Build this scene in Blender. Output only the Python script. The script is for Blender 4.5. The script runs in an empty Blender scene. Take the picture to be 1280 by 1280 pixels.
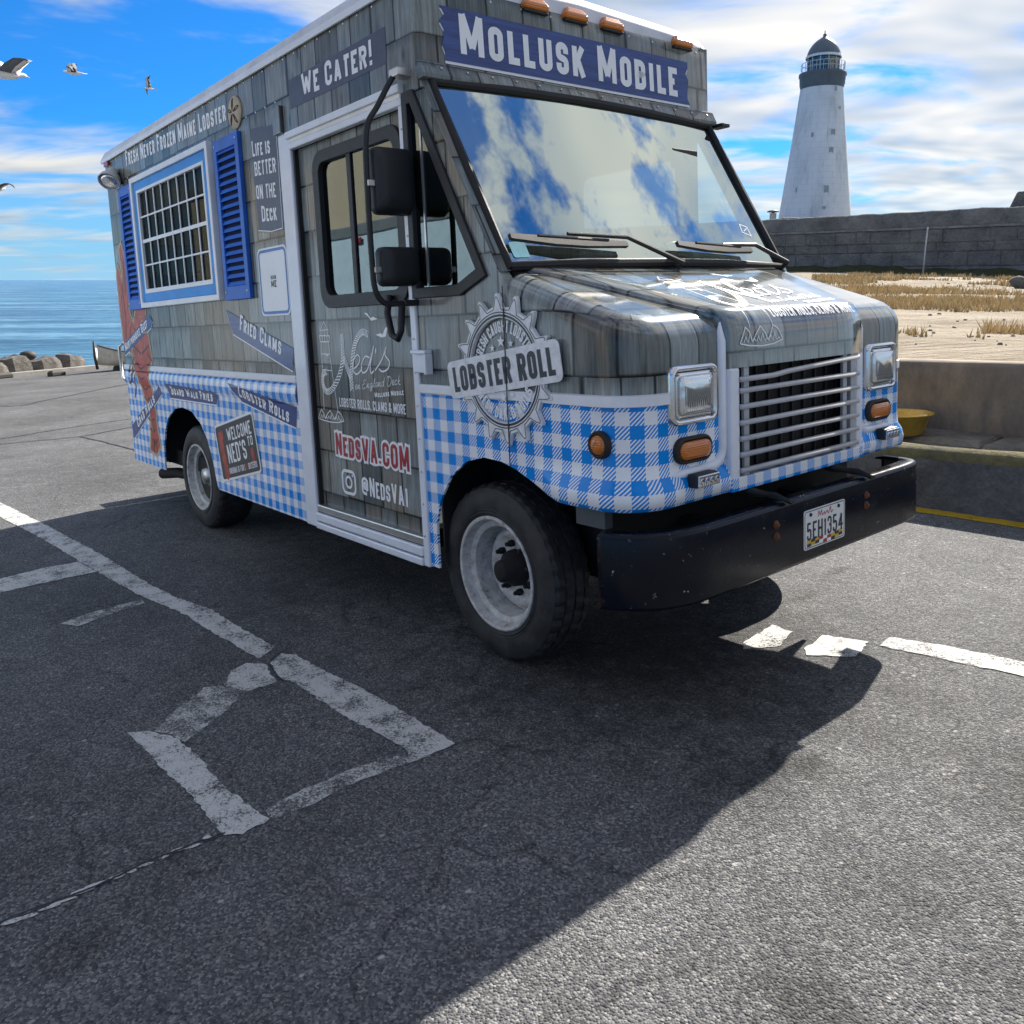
import bpy, bmesh, math, random
from mathutils import Matrix, Vector
from mathutils.geometry import tessellate_polygon
random.seed(7)
PI = math.pi
S = bpy.context.scene
COL = S.collection

# ------------------------------------------------------------------ camera, sky, sun, exposure
F_PX, PITCH = 1063.82, math.radians(9.6035)
cam = bpy.data.cameras.new('camera')
cam.sensor_width = 36.0
cam.lens = 36.0 * F_PX / 1280.0
cam.shift_y = -110.0 / 1280.0
cam.clip_start = 0.05
cam.clip_end = 90000
camo = bpy.data.objects.new('camera', cam)
COL.objects.link(camo)
camo.location = (0, 0, 1.5)
camo.rotation_euler = (PI / 2 - PITCH, 0, 0)
S.camera = camo
# the parking lot slopes gently towards the sea: LOT turns lot coordinates (x along the van, y across it,
# z off the asphalt) into world coordinates (z straight up)
LOT3 = Matrix(((0.63749533, 0.76921379, -0.04370187), (-0.76841337, 0.63890886, 0.03655631), (0.05604113, 0.01027662, 0.99837557)))
EYE = Vector((0, 0, 1.5))
LOT = Matrix.Translation(EYE) @ LOT3.to_4x4() @ Matrix.Translation(-EYE)
SUN_DIR = (LOT3 @ Vector((-0.34, 1.27, 1.0))).normalized()       # towards the sun
SUN_EL = math.asin(SUN_DIR.z)
SUN_AZ = math.atan2(SUN_DIR.x, SUN_DIR.y)
sun = bpy.data.lights.new('sun', 'SUN')
sun.energy = 4.8
sun.angle = math.radians(0.6)
sun.color = (1.0, 0.93, 0.83)
suno = bpy.data.objects.new('sun', sun)
COL.objects.link(suno)
suno.rotation_euler = SUN_DIR.to_track_quat('Z', 'Y').to_euler()
S.view_settings.view_transform = 'Standard'
S.view_settings.look = 'None'
S.view_settings.exposure = 1.2
S.view_settings.gamma = 1.0
S.view_settings.use_curve_mapping = False
SKY_STRENGTH = 0.062
S.cycles.max_bounces = 6
S.cycles.diffuse_bounces = 3
S.cycles.glossy_bounces = 3
S.cycles.transparent_max_bounces = 8


class NT:
    """small helper to write node trees"""
    def __init__(self, tree):
        self.t = tree
        self.n = tree.nodes
        self.n.clear()

    def N(self, typ, ins=None, **kw):
        nd = self.n.new(typ)
        for k, v in kw.items():
            setattr(nd, k, v)
        if ins:
            for k, v in ins.items():
                s = nd.inputs[k]
                if isinstance(v, bpy.types.NodeSocket):
                    self.t.links.new(v, s)
                else:
                    s.default_value = v
        return nd

    def M(self, op, a, b=0.0, c=0.0, clamp=False):
        return self.N('ShaderNodeMath', {0: a, 1: b, 2: c}, operation=op, use_clamp=clamp).outputs[0]

    def V(self, op, a, b=(0, 0, 0)):
        return self.N('ShaderNodeVectorMath', {0: a, 1: b}, operation=op).outputs[0]

    def noise(self, vec, scale, detail=4.0, rough=0.55, dist=0.0):
        return self.N('ShaderNodeTexNoise', {'Vector': vec, 'Scale': scale, 'Detail': detail, 'Roughness': rough, 'Distortion': dist}).outputs[0]

    def ramp(self, fac, stops, interp='LINEAR'):
        r = self.N('ShaderNodeValToRGB', {0: fac})
        r.color_ramp.interpolation = interp
        el = r.color_ramp.elements
        while len(el) > 1:
            el.remove(el[-1])
        el[0].position, el[0].color = stops[0][0], c4(stops[0][1])
        for p, c in stops[1:]:
            e = el.new(p)
            e.color = c4(c)
        return r.outputs[0]

    def mix(self, fac, a, b, blend='MIX'):
        m = self.N('ShaderNodeMix', data_type='RGBA', blend_type=blend)
        for i, v in ((0, fac), (6, a), (7, b)):
            if isinstance(v, bpy.types.NodeSocket):
                self.t.links.new(v, m.inputs[i])
            else:
                m.inputs[i].default_value = c4(v) if i else v
        return m.outputs[2]

    def sep(self, v):
        s = self.N('ShaderNodeSeparateXYZ', {0: v})
        return s.outputs[0], s.outputs[1], s.outputs[2]

    def comb(self, x, y, z=0.0):
        return self.N('ShaderNodeCombineXYZ', {0: x, 1: y, 2: z}).outputs[0]


def c4(c):
    if isinstance(c, (int, float)):
        return (c, c, c, 1.0)
    return tuple(c) if len(c) == 4 else (c[0], c[1], c[2], 1.0)


def make_world():
    w = bpy.data.worlds.new('World')
    S.world = w
    w.use_nodes = True
    t = NT(w.node_tree)
    sky = t.N('ShaderNodeTexSky', sky_type='NISHITA', sun_disc=False, sun_elevation=SUN_EL, sun_rotation=SUN_AZ,
              altitude=0.0, air_density=1.0, dust_density=0.3, ozone_density=1.6)
    d = t.N('ShaderNodeTexCoord').outputs['Generated']
    x, y, z = t.sep(d)
    skyc = t.mix(1.0, sky.outputs[0], (0.10, 0.54, 1.10), 'MULTIPLY')
    skyc = t.mix(t.N('ShaderNodeMapRange', {0: z, 1: 0.0, 2: 0.16, 3: 0.85, 4: 0.0}).outputs[0], skyc, (2.7, 4.7, 6.6))
    zz = t.M('ADD', t.M('MAXIMUM', z, 0.0), 0.10)
    px, py = t.M('DIVIDE', x, zz), t.M('DIVIDE', y, zz)
    # layered stratocumulus, stretched along the horizon
    p = t.comb(px, py, 0.0)
    big = t.noise(t.V('MULTIPLY', p, (0.55, 0.75, 1.0)), 0.8, 2.0, 0.5)
    w_ = t.M('SUBTRACT', big, 0.5)
    pw = t.V('ADD', p, t.comb(t.M('MULTIPLY', w_, 1.6), t.M('MULTIPLY', w_, -1.1)))
    fine = t.noise(t.V('MULTIPLY', pw, (0.85, 1.0, 1.0)), 1.6, 5.0, 0.57, 0.2)
    # heavier cloud in the half of the sky towards the sun
    sx = t.M('ADD', t.M('MULTIPLY', x, SUN_DIR.x), t.M('MULTIPLY', y, SUN_DIR.y))
    side = t.N('ShaderNodeMapRange', {0: t.M('ADD', t.M('MULTIPLY', x, 1.0), t.M('MULTIPLY', y, 0.05)), 1: -0.45, 2: 0.30, 3: -0.035, 4: 0.095}).outputs[0]
    dens = t.M('ADD', t.M('ADD', t.M('MULTIPLY', big, 0.55), t.M('MULTIPLY', fine, 0.62)), side)
    cov = t.N('ShaderNodeMapRange', {0: dens, 1: 0.525, 2: 0.69, 3: 0.0, 4: 1.0}, interpolation_type='SMOOTHSTEP').outputs[0]
    thick = t.N('ShaderNodeMapRange', {0: t.noise(t.V('MULTIPLY', pw, (0.8, 1.1, 1.0)), 2.2, 2.0, 0.55), 1: 0.35, 2: 0.7, 3: 0.0, 4: 1.0}).outputs[0]
    # forward-scattered light: cloud brightens towards the sun
    ca = t.N('ShaderNodeVectorMath', {0: d, 1: tuple(SUN_DIR)}, operation='DOT_PRODUCT').outputs['Value']
    glow = t.N('ShaderNodeMapRange', {0: ca, 1: -0.2, 2: 1.0, 3: 0.60, 4: 0.95}).outputs[0]
    ccol = t.mix(thick, (1.0, 0.955, 0.87), (0.44, 0.53, 0.64))
    ccol = t.V('SCALE', ccol)
    ccol.node.inputs['Scale'].default_value = 1.0
    t.t.links.new(glow, ccol.node.inputs['Scale'])
    # fair-weather cumulus higher up
    cu = t.noise(t.V('ADD', d, (3.1, 1.7, 0.4)), 6.2, 5.0, 0.62)
    cuv = t.N('ShaderNodeMapRange', {0: cu, 1: 0.41, 2: 0.55, 3: 0.0, 4: 1.0}, interpolation_type='SMOOTHSTEP').outputs[0]
    hi = t.N('ShaderNodeMapRange', {0: z, 1: 0.38, 2: 0.58, 3: 0.0, 4: 1.0}).outputs[0]
    cov = t.M('ADD', t.M('MULTIPLY', cov, t.M('SUBTRACT', 1.0, t.M('MULTIPLY', hi, 0.8))), t.M('MULTIPLY', cuv, hi), clamp=True)
    b1 = t.N('ShaderNodeBackground', {0: skyc, 1: SKY_STRENGTH})
    b2 = t.N('ShaderNodeBackground', {0: ccol, 1: 0.52})
    hz = t.N('ShaderNodeMapRange', {0: z, 1: 0.0, 2: 0.10, 3: 0.45, 4: 0.92}).outputs[0]
    mixs = t.N('ShaderNodeMixShader', {0: t.M('MULTIPLY', cov, hz)})
    t.t.links.new(b1.outputs[0], mixs.inputs[1])
    t.t.links.new(b2.outputs[0], mixs.inputs[2])
    out = t.N('ShaderNodeOutputWorld')
    t.t.links.new(mixs.outputs[0], out.inputs[0])


make_world()

# ------------------------------------------------------------------ materials
MATS = {}


def new_mat(name):
    m = bpy.data.materials.new(name)
    m.use_nodes = True
    t = NT(m.node_tree)
    MATS[name] = m
    return m, t


def finish(t, col, rough=0.5, metal=0.0, bump=None, bstr=0.3, bdist=0.01, spec=0.5, coat=0.0, alpha=None, emis=None, trans=0.0):
    ins = {'Base Color': col if isinstance(col, bpy.types.NodeSocket) else c4(col), 'Roughness': rough, 'Metallic': metal,
           'Specular IOR Level': spec, 'Coat Weight': coat, 'Transmission Weight': trans}
    if alpha is not None:
        ins['Alpha'] = alpha
    if bump is not None:
        ins['Normal'] = t.N('ShaderNodeBump', {'Height': bump, 'Strength': bstr, 'Distance': bdist}).outputs[0]
    b = t.N('ShaderNodeBsdfPrincipled', ins)
    o = t.N('ShaderNodeOutputMaterial')
    t.t.links.new(b.outputs[0], o.inputs[0])
    return b


def plain(name, col, rough=0.5, metal=0.0, wear=0.12, scale=6.0, bstr=0.05, spec=0.5, coat=0.0):
    """a paint or plastic: one colour with slight dirt, uneven gloss and fine relief"""
    m, t = new_mat(name)
    o = t.N('ShaderNodeTexCoord').outputs['Object']
    n = t.noise(o, scale, 6.0, 0.6)
    n2 = t.noise(o, scale * 9, 3.0, 0.6)
    dk = tuple(c * (1 - wear * 2.2) for c in col)
    lt = tuple(min(1, c * (1 + wear * 0.7)) for c in col)
    cc = t.ramp(n, [(0.25, dk), (0.55, col), (0.8, lt)])
    r = t.M('ADD', t.M('MULTIPLY', n2, 0.25), rough - 0.1, clamp=True)
    finish(t, cc, r, metal, n2, bstr, 0.004, spec, coat)
    return m


def mat_shingle(name='shingle_wrap', gloss=False):
    """printed vinyl wrap: a photograph of weathered cedar shingles"""
    m, t = new_mat(name)
    uv = t.N('ShaderNodeTexCoord').outputs['UV']
    u, v, _ = t.sep(uv)
    RH = 0.235
    vrow = t.M('DIVIDE', t.M('SUBTRACT', v, 0.085), RH)
    row = t.M('FLOOR', vrow)
    fv = t.M('FRACT', vrow)
    wn = t.N('ShaderNodeTexWhiteNoise', {'W': row}, noise_dimensions='1D').outputs[0]
    uw = t.M('ADD', u, t.M('MULTIPLY', wn, 3.7))
    uw = t.M('ADD', uw, t.M('MULTIPLY', t.noise(t.comb(uw, t.M('MULTIPLY', row, 5.3)), 2.6, 1.0), 0.34))
    col = t.M('FLOOR', t.M('DIVIDE', uw, 0.185))
    fu = t.M('FRACT', t.M('DIVIDE', uw, 0.185))
    cell = t.N('ShaderNodeTexWhiteNoise', {'Vector': t.comb(col, row)}, noise_dimensions='2D').outputs[0]
    cell2 = t.N('ShaderNodeTexWhiteNoise', {'Vector': t.comb(col, t.M('ADD', row, 37.0))}, noise_dimensions='2D').outputs[0]
    grain = t.noise(t.comb(t.M('MULTIPLY', u, 90.0), t.M('ADD', t.M('MULTIPLY', v, 4.0), t.M('MULTIPLY', cell, 50.0))), 1.0, 5.0, 0.65, 0.4)
    grain2 = t.noise(t.comb(t.M('MULTIPLY', u, 22.0), t.M('ADD', t.M('MULTIPLY', v, 3.0), t.M('MULTIPLY', cell2, 50.0))), 1.0, 4.0, 0.6, 0.6)
    blot = t.noise(t.comb(u, v), 3.0, 5.0, 0.6)
    base = t.ramp(cell, [(0.0, (0.095, 0.114, 0.118)), (0.30, (0.182, 0.212, 0.215)), (0.65, (0.285, 0.325, 0.325)), (1.0, (0.20, 0.185, 0.155))])
    base = t.mix(t.M('MULTIPLY', t.N('ShaderNodeMapRange', {0: blot, 1: 0.44, 2: 0.7, 3: 0.0, 4: 1.0}).outputs[0], 0.65), base, (0.205, 0.170, 0.125))
    g = t.N('ShaderNodeMapRange', {0: t.M('ADD', t.M('MULTIPLY', grain, 0.6), t.M('MULTIPLY', grain2, 0.4)), 1: 0.3, 2: 0.7, 3: 0.36, 4: 1.55}).outputs[0]
    knot = t.N('ShaderNodeTexVoronoi', {'Vector': t.comb(t.M('MULTIPLY', u, 9.0), t.M('MULTIPLY', v, 3.4)), 'Scale': 1.0}).outputs['Distance']
    kd = t.N('ShaderNodeMapRange', {0: knot, 1: 0.05, 2: 0.16, 3: 0.45, 4: 1.0}).outputs[0]
    g = t.M('MULTIPLY', g, kd)
    colr = t.V('SCALE', base)
    t.t.links.new(g, colr.node.inputs['Scale'])
    # printed joints: narrow gap between shingles, dark butt line under each row
    eu = t.M('MINIMUM', fu, t.M('SUBTRACT', 1.0, fu))
    ju = t.N('ShaderNodeMapRange', {0: t.M('ADD', eu, t.M('MULTIPLY', t.M('SUBTRACT', grain2, 0.5), 0.012)), 1: 0.014, 2: 0.050, 3: 0.0, 4: 1.0}).outputs[0]
    wob = t.M('ADD', fv, t.M('MULTIPLY', t.M('SUBTRACT', cell2, 0.5), 0.03))
    jv = t.N('ShaderNodeMapRange', {0: wob, 1: 0.015, 2: 0.055, 3: 0.06, 4: 1.0}).outputs[0]
    jt = t.N('ShaderNodeMapRange', {0: wob, 1: 0.82, 2: 1.0, 3: 1.0, 4: 0.62}).outputs[0]
    k = t.M('MULTIPLY', t.M('MULTIPLY', t.M('ADD', t.M('MULTIPLY', ju, 0.86), 0.14), jv), jt)
    c2 = t.V('SCALE', colr)
    t.t.links.new(k, c2.node.inputs['Scale'])
    wav = t.noise(uv, 2.3, 2.0, 0.5)
    finish(t, c2, t.M('ADD', t.M('MULTIPLY', blot, 0.10), 0.10), 0.0, wav, 0.10, 0.02, 0.28, 1.0 if gloss else 0.0)
    if gloss:
        b_ = [n for n in t.n if n.type == 'BSDF_PRINCIPLED'][0]
        b_.inputs['Coat IOR'].default_value = 1.7
        b_.inputs['Coat Roughness'].default_value = 0.07
    return m


def mat_gingham():
    m, t = new_mat('gingham_wrap')
    uv = t.N('ShaderNodeTexCoord').outputs['UV']
    u, v, _ = t.sep(uv)
    P = 0.096
    a = t.M('LESS_THAN', t.M('FRACT', t.M('DIVIDE', u, P * 1.08)), 0.5)
    b = t.M('LESS_THAN', t.M('FRACT', t.M('DIVIDE', t.M('ADD', v, 0.01), P)), 0.5)
    both = t.M('MULTIPLY', a, b)
    one = t.M('SUBTRACT', t.M('ADD', a, b), t.M('MULTIPLY', both, 2.0))
    hatch = t.M('LESS_THAN', t.M('FRACT', t.M('DIVIDE', t.M('SUBTRACT', u, v), P / 6.0)), 0.52)
    k = t.M('ADD', both, t.M('MULTIPLY', one, hatch), clamp=True)
    dirt = t.noise(uv, 3.0, 6.0, 0.65)
    dd = t.N('ShaderNodeMapRange', {0: dirt, 1: 0.2, 2: 0.7, 3: 0.8, 4: 1.05}).outputs[0]
    c = t.mix(k, (0.88, 0.90, 0.93), (0.002, 0.27, 0.80))
    c2 = t.V('SCALE', c)
    t.t.links.new(dd, c2.node.inputs['Scale'])
    finish(t, c2, t.M('ADD', t.M('MULTIPLY', dirt, 0.12), 0.12), 0.0, t.noise(uv, 2.0, 2.0), 0.08, 0.02, 0.28, 0.0)
    return m


def mat_board():
    """navy plank print with paler scratched grain"""
    m, t = new_mat('navy_board_print')
    o = t.N('ShaderNodeTexCoord').outputs['UV']
    n = t.noise(t.V('MULTIPLY', o, (3.0, 40.0, 1.0)), 1.0, 5.0, 0.65, 0.8)
    n2 = t.noise(o, 4.0, 4.0)
    c = t.ramp(n, [(0.3, (0.014, 0.036, 0.14)), (0.5, (0.028, 0.070, 0.25)), (0.66, (0.045, 0.10, 0.34)), (0.8, (0.13, 0.22, 0.48))])
    finish(t, t.mix(t.M('MULTIPLY', n2, 0.5), c, (0.05, 0.07, 0.2)), 0.2, 0.0, n, 0.05, 0.002, 0.35, 0.0)
    return m


def mat_glass(name, tint, refl, rough=0.0, fk=1.0):
    m, t = new_mat(name)
    o = t.N('ShaderNodeTexCoord').outputs['Object']
    bmp = t.N('ShaderNodeBump', {'Height': t.noise(o, 1.6, 1.0), 'Strength': 0.035, 'Distance': 0.05}).outputs[0]
    fr = t.N('ShaderNodeFresnel', {'IOR': 1.52, 'Normal': bmp}).outputs[0]
    fac = t.M('ADD', t.M('MULTIPLY', fr, (1.0 - refl) * fk), refl, clamp=True)
    tr = t.N('ShaderNodeBsdfTransparent', {0: c4(tint)})
    gl = t.N('ShaderNodeBsdfGlossy', {'Color': c4((0.88, 0.98, 0.93)), 'Roughness': rough, 'Normal': bmp})
    mx = t.N('ShaderNodeMixShader', {0: fac})
    t.t.links.new(tr.outputs[0], mx.inputs[1])
    t.t.links.new(gl.outputs[0], mx.inputs[2])
    out = t.N('ShaderNodeOutputMaterial')
    t.t.links.new(mx.outputs[0], out.inputs[0])
    return m


def mat_asphalt():
    m, t = new_mat('asphalt')
    o = t.N('ShaderNodeTexCoord').outputs['Object']
    big = t.noise(o, 0.55, 4.0, 0.6)
    mid = t.noise(o, 5.0, 4.0, 0.65)
    fine = t.noise(o, 300.0, 2.0, 0.8)
    vor = t.N('ShaderNodeTexVoronoi', {'Vector': o, 'Scale': 150.0, 'Randomness': 1.0})
    vor2 = t.N('ShaderNodeTexVoronoi', {'Vector': t.V('MULTIPLY', o, (1.0, 0.7, 1.0)), 'Scale': 34.0, 'Randomness': 1.0})
    vc = t.sep(vor.outputs['Color'])[0]
    vc2 = t.sep(vor2.outputs['Color'])[1]
    base = t.ramp(t.M('ADD', t.M('MULTIPLY', fine, 0.5), t.M('MULTIPLY', vc, 0.5)), [(0.15, (0.027, 0.029, 0.034)), (0.45, (0.084, 0.086, 0.091)), (0.65, (0.143, 0.143, 0.144)), (0.85, (0.33, 0.325, 0.32))])
    st = t.M('MULTIPLY', t.M('GREATER_THAN', vc2, 0.83), t.N('ShaderNodeMapRange', {0: vor2.outputs['Distance'], 1: 0.14, 2: 0.26, 3: 0.75, 4: 0.0}).outputs[0])
    st = t.M('MULTIPLY', st, t.N('ShaderNodeMapRange', {0: mid, 1: 0.42, 2: 0.58, 3: 0.1, 4: 1.0}).outputs[0])
    base = t.mix(st, base, (0.40, 0.39, 0.365))
    tone = t.N('ShaderNodeMapRange', {0: t.M('ADD', t.M('MULTIPLY', big, 0.6), t.M('MULTIPLY', mid, 0.4)), 1: 0.34, 2: 0.66, 3: 0.58, 4: 1.30}).outputs[0]
    # oil and damp stains with their own ragged shape
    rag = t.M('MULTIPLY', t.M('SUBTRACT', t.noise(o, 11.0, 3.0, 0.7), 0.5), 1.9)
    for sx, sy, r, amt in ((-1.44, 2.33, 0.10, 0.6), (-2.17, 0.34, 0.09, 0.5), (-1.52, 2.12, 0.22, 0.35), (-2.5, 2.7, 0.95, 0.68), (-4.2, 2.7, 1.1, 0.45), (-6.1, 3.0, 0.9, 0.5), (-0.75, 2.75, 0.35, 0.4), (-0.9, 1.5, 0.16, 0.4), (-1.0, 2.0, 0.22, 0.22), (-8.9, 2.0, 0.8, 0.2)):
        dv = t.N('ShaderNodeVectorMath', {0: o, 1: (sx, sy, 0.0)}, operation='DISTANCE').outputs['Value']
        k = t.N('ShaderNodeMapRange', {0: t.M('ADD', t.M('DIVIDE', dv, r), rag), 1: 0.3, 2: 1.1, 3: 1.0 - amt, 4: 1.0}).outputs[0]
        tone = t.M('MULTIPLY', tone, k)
    cr = t.N('ShaderNodeTexVoronoi', {'Vector': t.V('ADD', o, t.V('MULTIPLY', t.N('ShaderNodeTexNoise', {'Vector': o, 'Scale': 3.0, 'Detail': 3.0}).outputs[1], (0.5, 0.5, 0.0))), 'Scale': 1.5}, feature='DISTANCE_TO_EDGE').outputs['Distance']
    ck = t.N('ShaderNodeMapRange', {0: cr, 1: 0.0, 2: 0.012, 3: 0.48, 4: 1.0}).outputs[0]
    ck = t.M('MAXIMUM', ck, t.N('ShaderNodeMapRange', {0: mid, 1: 0.45, 2: 0.52, 3: 1.0, 4: 0.0}).outputs[0])
    tone = t.M('MULTIPLY', tone, ck)
    c = t.V('SCALE', base)
    t.t.links.new(tone, c.node.inputs['Scale'])
    h = t.M('ADD', t.M('MULTIPLY', vor.outputs['Distance'], -0.8), t.M('MULTIPLY', vor2.outputs['Distance'], -0.5))
    finish(t, c, 0.85, 0.0, h, 1.0, 0.006, 0.3)
    return m


def mat_road_paint(name, col, worn=0.5):
    m, t = new_mat(name)
    o = t.N('ShaderNodeTexCoord').outputs['Object']
    n = t.noise(o, 120.0, 3.0, 0.8)
    n2 = t.noise(o, 7.0, 5.0, 0.65)
    a = t.N('ShaderNodeMapRange', {0: t.M('ADD', t.M('MULTIPLY', n, 0.55), t.M('MULTIPLY', n2, 0.45)), 1: worn - 0.10, 2: worn + 0.0, 3: 0.0, 4: 0.93}).outputs[0]
    vor = t.N('ShaderNodeTexVoronoi', {'Vector': o, 'Scale': 75.0})
    c = t.mix(t.M('MULTIPLY', t.noise(o, 30.0, 5.0, 0.7), 0.7), col, tuple(x * 0.55 for x in col))
    finish(t, c, 0.75, 0.0, t.M('ADD', n, t.M('MULTIPLY', vor.outputs['Distance'], -0.7)), 0.6, 0.005, 0.3, 0.0, a)
    return m


def mat_ground(name, stops, scale, bstr=0.5, bd=0.05, rough=0.9, stretch=(1, 1, 1)):
    m, t = new_mat(name)
    o = t.N('ShaderNodeTexCoord').outputs['Object']
    os_ = t.V('MULTIPLY', o, stretch)
    n = t.noise(os_, scale, 8.0, 0.65, 0.3)
    n2 = t.noise(os_, scale * 8.0, 6.0, 0.7)
    k = t.M('ADD', t.M('MULTIPLY', n, 0.65), t.M('MULTIPLY', n2, 0.35))
    finish(t, t.ramp(k, stops), rough, 0.0, t.M('ADD', n, t.M('MULTIPLY', n2, 0.5)), bstr, bd, 0.3)
    return m


def mat_sea():
    m, t = new_mat('sea_water')
    o = t.N('ShaderNodeTexCoord').outputs['Object']
    w1 = t.noise(t.V('MULTIPLY', o, (0.40, 1.3, 1.0)), 1.0, 5.0, 0.65, 0.5)
    w2 = t.noise(t.V('MULTIPLY', o, (0.035, 0.11, 1.0)), 1.0, 5.0, 0.6)
    h = t.M('ADD', w1, t.M('MULTIPLY', w2, 1.5))
    c = t.ramp(t.M('ADD', t.M('MULTIPLY', w2, 0.6), t.M('MULTIPLY', w1, 0.4)), [(0.40, (0.006, 0.055, 0.12)), (0.5, (0.045, 0.16, 0.26)), (0.60, (0.17, 0.34, 0.46))])  # light and dark of the ripples painted into the water colour
    foam = t.N('ShaderNodeMapRange', {0: t.noise(t.V('MULTIPLY', o, (0.12, 0.7, 1.0)), 1.0, 7.0, 0.7), 1: 0.66, 2: 0.74, 3: 0.0, 4: 0.6}).outputs[0]
    finish(t, t.mix(foam, c, (0.6, 0.68, 0.72)), 0.2, 0.0, h, 0.9, 0.8, 0.5)
    return m


mat_shingle(); mat_shingle('shingle_wrap_laminated', True); mat_gingham(); mat_board()
mat_glass('windshield_glass', (0.45, 0.58, 0.60), 0.55)
mat_glass('side_glass', (0.20, 0.26, 0.29), 0.09)
mat_glass('pane_glass', (0.6, 0.6, 0.6), 0.0, 0.0, 0.10)
mat_glass('lamp_glass', (0.9, 0.92, 0.95), 0.10)
mat_asphalt()
mat_road_paint('white_road_paint', (0.70, 0.70, 0.68), 0.505)
mat_road_paint('faded_road_paint', (0.62, 0.62, 0.60), 0.55)
mat_road_paint('yellow_road_paint', (0.56, 0.36, 0.02), 0.46)
plain('white_paint', (0.76, 0.79, 0.86), 0.32, wear=0.06, coat=0.2)
plain('trim_white', (0.80, 0.82, 0.86), 0.35, wear=0.05, coat=0.2)
plain('roof_white', (0.66, 0.68, 0.72), 0.45, wear=0.1)
plain('shutter_blue', (0.008, 0.13, 0.58), 0.45, wear=0.15)
plain('frame_blue', (0.004, 0.27, 0.75), 0.45, wear=0.1)
plain('slat_dark', (0.003, 0.012, 0.06), 0.8, spec=0.2)
plain('black_plastic', (0.014, 0.015, 0.018), 0.5, wear=0.2)
plain('dark_rubber', (0.012, 0.012, 0.013), 0.65, wear=0.2)
plain('chrome', (0.72, 0.73, 0.75), 0.16, 1.0, wear=0.06)
plain('aluminium', (0.58, 0.58, 0.57), 0.36, 1.0, wear=0.1)
plain('bar_paint', (0.52, 0.52, 0.53), 0.35, 0.2, wear=0.1)
plain('underbody', (0.008, 0.008, 0.009), 0.75, wear=0.25)
plain('decal_white', (0.87, 0.88, 0.90), 0.35, wear=0.03)
plain('decal_grunge', (0.80, 0.81, 0.83), 0.4, wear=0.14, scale=22.0)
plain('decal_dark', (0.018, 0.022, 0.035), 0.35)
plain('decal_red', (0.38, 0.02, 0.03), 0.35, wear=0.08)
plain('decal_slate', (0.055, 0.07, 0.12), 0.35, wear=0.2, scale=12)
plain('decal_blue', (0.03, 0.16, 0.52), 0.35)
plain('lobster_red', (0.46, 0.05, 0.03), 0.38, wear=0.3, scale=14)
plain('lobster_dark', (0.06, 0.012, 0.012), 0.4)
plain('shell_beige', (0.52, 0.44, 0.32), 0.7, wear=0.15, scale=25)
plain('seat_vinyl', (0.02, 0.022, 0.026), 0.6)
plain('interior_grey', (0.10, 0.11, 0.12), 0.7)
plain('interior_brown', (0.075, 0.045, 0.035), 0.7)
plain('curtain_teal', (0.10, 0.16, 0.15), 0.85)
plain('seam_dark', (0.006, 0.007, 0.012), 0.6)
plain('teal_sticker', (0.03, 0.42, 0.55), 0.4)
plain('plate_white', (0.72, 0.73, 0.72), 0.3, wear=0.05)
plain('flag_yellow', (0.62, 0.42, 0.02), 0.35)
plain('rust', (0.14, 0.05, 0.022), 0.85, wear=0.3, scale=30)


def mat_bumper():
    m, t = new_mat('bumper_black')
    o = t.N('ShaderNodeTexCoord').outputs['Object']
    n = t.noise(o, 38.0, 5.0, 0.7)
    chips = t.N('ShaderNodeMapRange', {0: n, 1: 0.665, 2: 0.70, 3: 0.0, 4: 0.8}).outputs[0]
    x, y, z = t.sep(o)
    rn = t.noise(o, 14.0, 5.0, 0.7)
    # rust creeping in from the near end of the channel
    rr = t.N('ShaderNodeMapRange', {0: t.M('ADD', y, t.M('MULTIPLY', rn, -0.07)), 1: -1.165, 2: -1.14, 3: 0.85, 4: 0.0}).outputs[0]
    c = t.mix(chips, (0.004, 0.006, 0.012), (0.42, 0.42, 0.44))
    c = t.mix(rr, c, (0.13, 0.05, 0.022))
    finish(t, c, t.M('ADD', t.M('MULTIPLY', t.noise(o, 9.0, 4.0), 0.3), t.M('ADD', 0.10, t.M('MULTIPLY', rr, 0.5))), 0.0, t.noise(o, 5.0, 3.0), 0.06, 0.01, 0.22, 0.0)


def mat_rim():
    m, t = new_mat('rim_paint')
    o = t.N('ShaderNodeTexCoord').outputs['Object']
    n = t.noise(o, 22.0, 6.0, 0.72)
    n3 = t.noise(o, 60.0, 4.0, 0.7)
    x, y, z = t.sep(o)
    c = t.ramp(n, [(0.28, (0.16, 0.12, 0.09)), (0.42, (0.40, 0.39, 0.37)), (0.62, (0.58, 0.58, 0.57))])
    sp = t.N('ShaderNodeMapRange', {0: n3, 1: 0.66, 2: 0.7, 3: 0.0, 4: 0.8}).outputs[0]
    finish(t, t.mix(sp, c, (0.11, 0.05, 0.025)), 0.5, 0.0, n3, 0.15, 0.004)


def mat_tyre():
    m, t = new_mat('tyre_rubber')
    o = t.N('ShaderNodeTexCoord').outputs['Object']
    n = t.noise(o, 12.0, 5.0, 0.65)
    finish(t, t.ramp(n, [(0.3, (0.014, 0.0145, 0.016)), (0.7, (0.045, 0.045, 0.046))]), 0.62, 0.0, t.noise(o, 90.0, 3.0), 0.2, 0.003, 0.35)


def mat_lens(name, col):
    m, t = new_mat(name)
    o = t.N('ShaderNodeTexCoord').outputs['Object']
    wv = t.N('ShaderNodeTexWave', {'Vector': o, 'Scale': 38.0, 'Distortion': 0.0}, bands_direction='Z').outputs[0]
    finish(t, t.mix(wv, col, tuple(c * 0.7 for c in col)), 0.16, 0.0, wv, 0.25, 0.003, 0.6, 0.5)


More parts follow.
